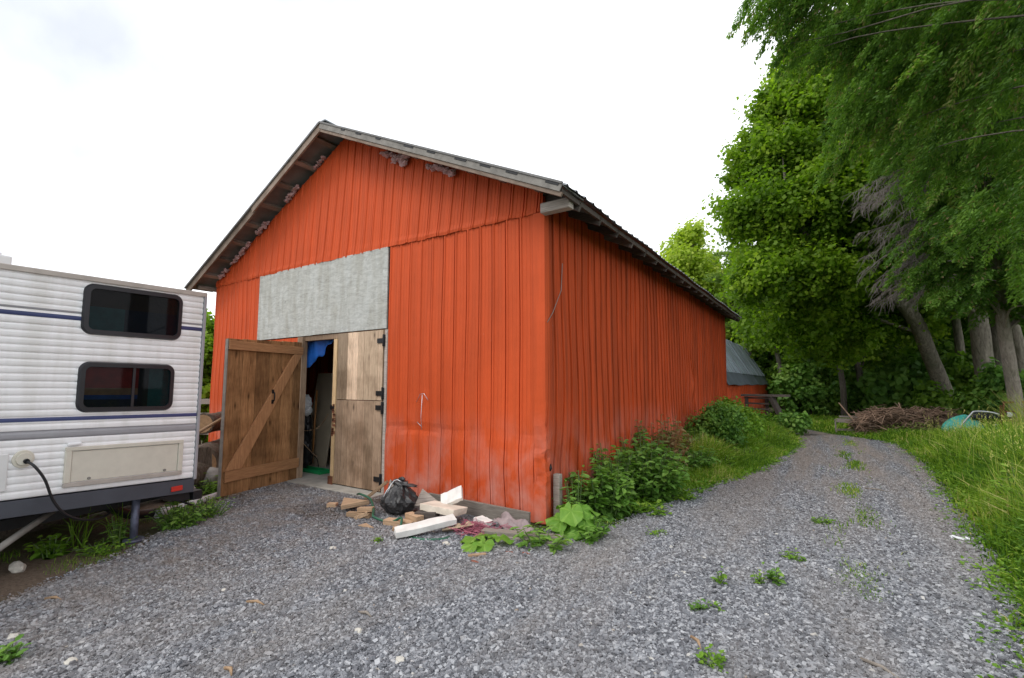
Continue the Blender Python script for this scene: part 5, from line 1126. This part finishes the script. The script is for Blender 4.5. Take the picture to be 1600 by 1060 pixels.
leafy('thistle_weed', 'grey green jagged weed climbing against the grey corner post', (-2.50, 5.12, 0), .22, .72, 12, L_NETTLE, .12, group=WP, asp=.35, per=15, base=.5, stemc=STEMG)
leafy('thistle_weed', 'low jagged weed right of the bright burdock leaves', (-2.12, 4.72, 0), .26, .26, 12, L_NETTLE, .12, group=WP, asp=.45, per=9, base=.4, stemc=STEMG)
leafy('nettle_clump', 'dense dark green nettle clump next to the burdock', (-2.40, 5.62, 0), .42, .72, 52, L_NETTLE, .15, group=WP, per=18, base=.42, stemc=STEMG)
leafy('nettle_clump', 'tall nettle clump with purple tinged tops against the wall', (-2.50, 6.25, 0), .35, .92, 38, L_NETTLE, .145, group=WP, per=18, base=.5, stemc=STEMG)
leafy('nettle_clump', 'largest rounded nettle clump bulging over the gravel edge', (-2.20, 6.85, 0), .62, .82, 110, L_NETTLE, .15, group=WP, per=18, base=.45, stemc=STEMG)
leafy('nettle_clump', 'nettle clump squeezed between the largest clump and the wall', (-2.48, 7.3, 0), .45, 1.0, 50, L_NETTLE, .145, group=WP, per=18, base=.4, stemc=STEMG)
leafy('reddish_shrub', 'loose shrub with red brown tinged leaves rising highest against the wall', (-2.42, 8.1, 0), .55, 1.28, 48, L_RED, .15, 'shrub', WP, per=20, base=.6, stemc=STEMR)
leafy('reddish_shrub', 'lower orange stemmed shrub right of the highest reddish one', (-2.40, 9.0, 0), .42, 1.02, 34, L_RED, .15, 'shrub', WP, per=18, base=.55, stemc=STEMR)
leafy('nettle_clump', 'small dark green clump at the foot of the orange stemmed shrub', (-2.12, 9.0, 0), .50, .58, 54, L_NETTLE, .14, group=WP, per=14, base=.35, stemc=STEMG)
leafy('lime_weed', 'low lime green weed patch on the gravel before the largest nettle clump', (-1.95, 6.05, 0), .30, .14, 26, L_LIME, .09, group=WP, per=6, base=.5, asp=.75, stemc=STEMG)
leafy('lime_weed', 'low lime green weeds at the road edge left of the verge grass', (-1.75, 7.0, 0), .22, .12, 18, L_LIME, .08, group=WP, per=6, base=.5, asp=.75, stemc=STEMG)
bush('dark rounded bush against the wall near the far barn corner', (-2.15, 11.4, 0), .62, 1.0, L_NETTLE, 90, 150, .065, .35, group=WP, cr=.2)
leafy('nettle_clump', 'mid green clump between the orange stemmed shrub and the dark rounded bush', (-2.35, 10.2, 0), .55, .7, 60, L_NETTLE, .13, group=WP, per=14, base=.5, stemc=STEMG)
leafy('nettle_clump', 'pale clump filling the wall foot left of the vine heap', (-2.3, 13.9, 0), .55, .9, 60, L_LIME, .12, group=WP, per=14, base=.3, stemc=STEMG)
for i, (x, y, r_, h_, lab) in enumerate(((-1.75, 9.7, .32, .35, 'loose yellow green weeds on the verge nearest the nettles'), (-1.55, 10.9, .35, .40, 'second loose yellow green weed patch along the verge'), (-1.5, 12.2, .38, .42, 'loose weeds on the verge beside the bright leafy bush'), (-1.35, 13.7, .4, .45, 'loose weeds on the verge level with the pale clump'), (-1.25, 15.4, .4, .45, 'loose weeds on the verge in front of the vine heap'))):
    leafy('verge_weed', lab, (x, y, 0), r_, h_, 34, L_LIME, .11, group='weeds on the verge', per=9, base=.55, asp=.5, stemc=STEMG)
bush('bright leafy bush right of the dark rounded bush', (-1.95, 12.6, 0), .6, .7, L_LIME, 80, 140, .065, .35, group=WP, cr=.2)
bush('lime green vine heap at the far end of the barn wall', (-2.35, 15.2, 0), .8, .95, L_LIME, 150, 150, .085, .42, group=WP, cr=.25)
bush('darker leafy heap between the vine heap and the timber rack', (-2.0, 17.2, 0), .7, .55, L_LIME, 110, 150, .085, .45, group=WP, cr=.25)
bush('low dark leafy mound at the foot of the timber rack', (-1.15, 17.6, 0), .6, .6, L_NETTLE, 40, 100, .12, .4, group=WP, cr=.2)
# weeds standing in the gravel road
RW = 'small weeds in the gravel road'
for lab, px, py, r, h, s_, ns, lm in (('single bright weed standing left of the road middle', 1127, 915, .04, .16, .07, 3, L_LIME), ('pair of leafy weeds in the middle of the gravel', 1212, 912, .07, .14, .07, 6, L_NETTLE), ('thin sparse weed beside the leafy pair', 1186, 915, .06, .12, .04, 6, L_LIME),
     ('small round weed higher up the gravel', 1240, 876, .09, .07, .05, 12, L_LIME), ('faint weed on the left of the road middle', 1092, 955, .08, .06, .04, 9, L_NETTLE), ('tiny flat weed right of the nearest ones', 1125, 955, .05, .02, .04, 5, L_LIME),
     ('yellowish moss like tuft nearest the camera', 1112, 1040, .10, .06, .04, 18, L_LIME), ('weed tuft further up near the verge', 1285, 820, .12, .08, .05, 14, L_LIME), ('low weed in front of the foam boards', 590, 848, .06, .04, .035, 9, L_LIME), ('leafy weed at the lower left corner of the gravel', 14, 1035, .10, .10, .07, 8, L_NETTLE),
     ('flat weed patch left of the road before the barn corner', 1024, 836, .14, .03, .04, 16, L_LIME)):
    q = gd(px, py); leafy('small_weed', lab, (q.x, q.y, .004), r, h, ns, lm, s_, group=RW, per=7, asp=.65, stemc=STEMG)
# weeds beside the trailer
TWG = 'weeds beside the trailer'
leafy('leafy_weed', 'bright broad leaved weed at the dark edge under the trailer', (-6.15, 1.50, 0), .16, .22, 14, L_LIME, .09, group=TWG, per=8, base=.35, stemc=STEMG, asp=.8)
leafy('leafy_weed', 'lush leafy clump between the corner jack and the white pipe', (-6.15, 2.55, 0), .34, .32, 46, L_NETTLE, .09, group=TWG, per=10, base=.6, stemc=STEMG)
leafy('leafy_weed', 'narrow upright weed beside the scuffed corner jack', (-6.05, 1.98, 0), .10, .36, 7, L_NETTLE, .09, group=TWG, per=14, base=.5, asp=.3, stemc=STEMG)
leafy('leafy_weed', 'loose weeds around the end of the white pipe', (-6.30, 2.92, 0), .26, .30, 26, L_LIME, .06, group=TWG, per=12, base=.3, asp=.4, stemc=STEMG)
leafy('leafy_weed', 'low weeds spread on the dirt left of the corner jack', (-5.9, 1.8, 0), .28, .10, 30, L_LIME, .05, group=TWG, per=6, base=.4, stemc=STEMG)
reeds('seed_grass', 'arching pale grass stalks at the trailer edge on the left', 'weed', (-6.22, 1.70, 0), .07, .50, 24, L_GRASS, .35, TWG, .009, .9)
reeds('seed_grass', 'second clump of arching pale grass stalks nearer the corner jack', 'weed', (-6.15, 2.02, 0), .07, .46, 22, L_GRASS, .35, TWG, .008, .8)
leafy('leafy_weed', 'green weeds in front of the boulder beside the open door', (-7.62, 3.62, 0), .22, .30, 24, L_NETTLE, .13, group=TWG, per=8, base=.6, asp=.25, stemc=STEMG)

# ================================================================ GRASS
def edge_x(y): return np.interp(y, [-3, 2.5, 3.9, 5.2, 7, 9.5, 12.7, 16.2, 17, 17.9, 19, 20.3, 21.2], [.6, .7, .83, .98, 1.16, 1.31, 1.48, 1.4, 1.15, .5, -.3, -.9, -2.2])
def grass(name, n, xs, ys, hf, w0, dens, tone0, mask=None):
    x = rng.uniform(*xs, n); y = rng.uniform(ys[0]**.5, ys[1]**.5, n)**2 if ys[0] >= 0 else rng.uniform(*ys, n)
    D = -x*math.sin(YAW)+y*math.cos(YAW); la = x*math.cos(YAW)+y*math.sin(YAW)
    k = (D > .8) & (np.abs(la) < 1.3*D+1) & dens(x, y)
    if mask is not None: k &= mask(x, y)
    x, y, D = x[k], y[k], D[k]; m = len(x); h = hf(x, y)*rng.uniform(.45, 1.15, m)
    P = np.stack([x, y, np.zeros(m)], 1); pt = np.sin(x*2.1+1.3*y)+np.sin(3.7*x-2.2*y+1)+np.sin(.9*y+.4*x)
    V, Q = blades_geo(P, h, np.clip(rng.normal(.55, .4, m), 0, 1.6), w0*(1+.09*np.clip(D-3, 0, 20))*rng.uniform(.6, 1.4, m))
    return tag(fast(name, V, Q, L_GRASS, None, np.repeat(np.clip(tone0+.10*pt+rng.normal(0, .27, m), 0, 1), 2)), kind='stuff')
inb = lambda x, y: x-edge_x(y)
nzx = lambda x, y: .5+.25*np.sin(3.1*x+1.1*y)+.25*np.sin(2.3*y-1.7*x+.6)
grass('tall_grass', 430000, (-1.8, 9), (1.2, 26), lambda x, y: np.clip(.07+.66*np.clip(inb(x, y)-.05, 0, 1.5)*(.6+.8*nzx(x, y)), .05, .9)*np.where(y > 14, np.clip(1-(y-14)*.16, .28, 1), 1), .0150,
      lambda x, y: rng.uniform(0, 1, len(x)) < np.clip(inb(x, y)*2.2+.12, 0, 1)*np.clip(9/(np.hypot(x, y)+2), .25, 1)*.85, .40, lambda x, y: (inb(x, y) > -.15) & (y > 1.0))
ol = lambda y: np.interp(y, [4.6, 5.3, 6.5, 7.3, 8.6, 10, 12, 14.2, 16.5, 18.4, 20.4], [-2.3, -2.0, -1.95, -1.8, -1.5, -1.15, -.95, -.72, -.8, -1.1, -2.2])
grass('verge_grass', 200000, (-2.72, -.5), (5., 20), lambda x, y: np.clip(.07+.5*np.clip(ol(y)-x, 0, 1)*(.3+1.2*nzx(1.7*x, 1.7*y)), .04, .55)*np.clip((y-4)/6, .3, 1), .010,
      lambda x, y: rng.uniform(0, 1, len(x)) < np.clip((ol(y)-x)*2.5+.1, 0, 1)*np.clip((y-6)/4, .1, 1), .45, lambda x, y: (ol(y)-x > -.1))
grass('sparse_grass', 60000, (-8, -4.6), (.3, 4.5), lambda x, y: .015+.05*nzx(x, y)**2, .003,
      lambda x, y: rng.uniform(0, 1, len(x)) < np.clip(nzx(2*x+.5, 2*y)*1.9-1.1, 0, 1)*.8, .35, lambda x, y: (~inside(x, y, ROAD)) & (x > -6.6-(y > 2.4)*1.2) & (x < -5+.0*y))
grass('road_grass', 60000, (-1.2, .9), (4.5, 17), lambda x, y: .03+.06*nzx(x, y), .008,
      lambda x, y: rng.uniform(0, 1, len(x)) < np.clip((np.exp(-((x-.05-.02*y)/.16)**2)*np.clip(nzx(x*3, y*1.3)*2.6-1.15, 0, 1)*.8), 0, 1), .45)
n = 2600; x = rng.uniform(1.2, 7, n); y = rng.uniform(3.5, 17, n); k = (inb(x, y) > .45) & (rng.uniform(0, 1, n) < np.clip(nzx(x, y), .2, 1)); x, y = x[k], y[k]; n = len(x)
V, Q = blades_geo(np.stack([x, y, np.zeros(n)], 1), rng.uniform(.7, 1.25, n)*np.where(y > 13, .7, 1), rng.uniform(.1, .5, n), np.full(n, .006)); tn_ = np.repeat(rng.uniform(.8, 1, n), 2)
Hh = V.reshape(-1, 6, 3)[:, 4]; k2 = np.repeat(np.arange(n), 9); P = Hh[k2]+rng.normal(0, 1, (len(k2), 3))*np.array([.012, .012, .05]); V2, Q2 = quads_geo(P, norm(np.array([0, 0, 1.])+rng.normal(0, .4, P.shape)), unit(len(P)), rng.uniform(.015, .04, len(P)), .3)
tag(fast('seed_stalks', np.concatenate([V, V2]), np.concatenate([Q, Q2+len(V)]), L_GRASS, None, np.concatenate([tn_, np.full(len(Q2), .95)])), kind='stuff')
# low creeping leaves where grass meets gravel
def creep(name, n, xs, ys, dens, hf, sz, lm, tone0):
    x = rng.uniform(*xs, n); y = rng.uniform(ys[0]**.5, ys[1]**.5, n)**2; k = dens(x, y); x, y = x[k], y[k]; m = len(x)
    P = np.stack([x, y, rng.uniform(.01, 1, m)*hf(x, y)], 1); a = rng.uniform(0, 6.28, m); A = np.stack([np.cos(a), np.sin(a), rng.normal(.1, .25, m)], 1)
    V, Q = leaves_geo(P, A, norm(np.array([0, 0, 1.])+rng.normal(0, .3, (m, 3))), sz*rng.uniform(.5, 1.4, m), .62, .2)
    pt = np.sin(x*2.7+1.9*y)+np.sin(4.1*x-2.9*y+1); tag(fast(name, V, Q, lm, None, np.repeat(np.clip(tone0+.12*pt+rng.normal(0, .15, m), 0, 1), 2)), kind='stuff')
U = lambda x: rng.uniform(0, 1, len(x))
creep('creeping_leaves', 420000, (-.9, 6), (1.5, 19), lambda x, y: (inb(x, y) > -.25) & (U(x) < (np.clip(.35+inb(x, y)*1.5, 0, 1)*np.clip(nzx(2.3*x, 2.3*y)*2.2-.45, .05, 1))*np.clip(7/(y+2), .2, .8)), lambda x, y: .03+.42*np.clip(inb(x, y), 0, 1.6)*(.6+.8*nzx(x, y))*np.where(y > 14, .5, 1), .04, L_LIME, .42)
creep('verge_leaves', 120000, (-2.7, -.5), (6, 19), lambda x, y: (ol(y)-x > -.15) & (U(x) < np.clip(.3+(ol(y)-x)*1.5, 0, 1)*np.clip(nzx(2.3*x, 2.3*y)*2.2-.45, .05, 1)*.8), lambda x, y: .03+.35*np.clip(ol(y)-x, 0, 1)*nzx(1.7*x, 1.7*y), .06, L_LIME, .45)
# broad leaved weeds standing in the tall grass
GW = 'broad leaved weeds in the tall grass'
for i, (x, y, r, h, lab) in enumerate(((1.55, 5.2, .28, .40, 'broad leaved weed clump at the right edge nearest the camera'), (1.75, 6.6, .3, .5, 'broad leaved weed clump in the grass right of the paper scrap'), (1.9, 8.4, .35, .6, 'pale broad leaved weed standing in the tall grass mid way'), (1.35, 4.35, .22, .25, 'low broad leaved weeds at the bottom right corner'))):
    leafy('grass_weed', lab, (x, y, 0), r, h, 26, L_NETTLE if i % 2 else L_LIME, .12, group=GW, per=10, base=.5, asp=.5, stemc=STEMG)
S.render.resolution_x, S.render.resolution_y = 1024, 678
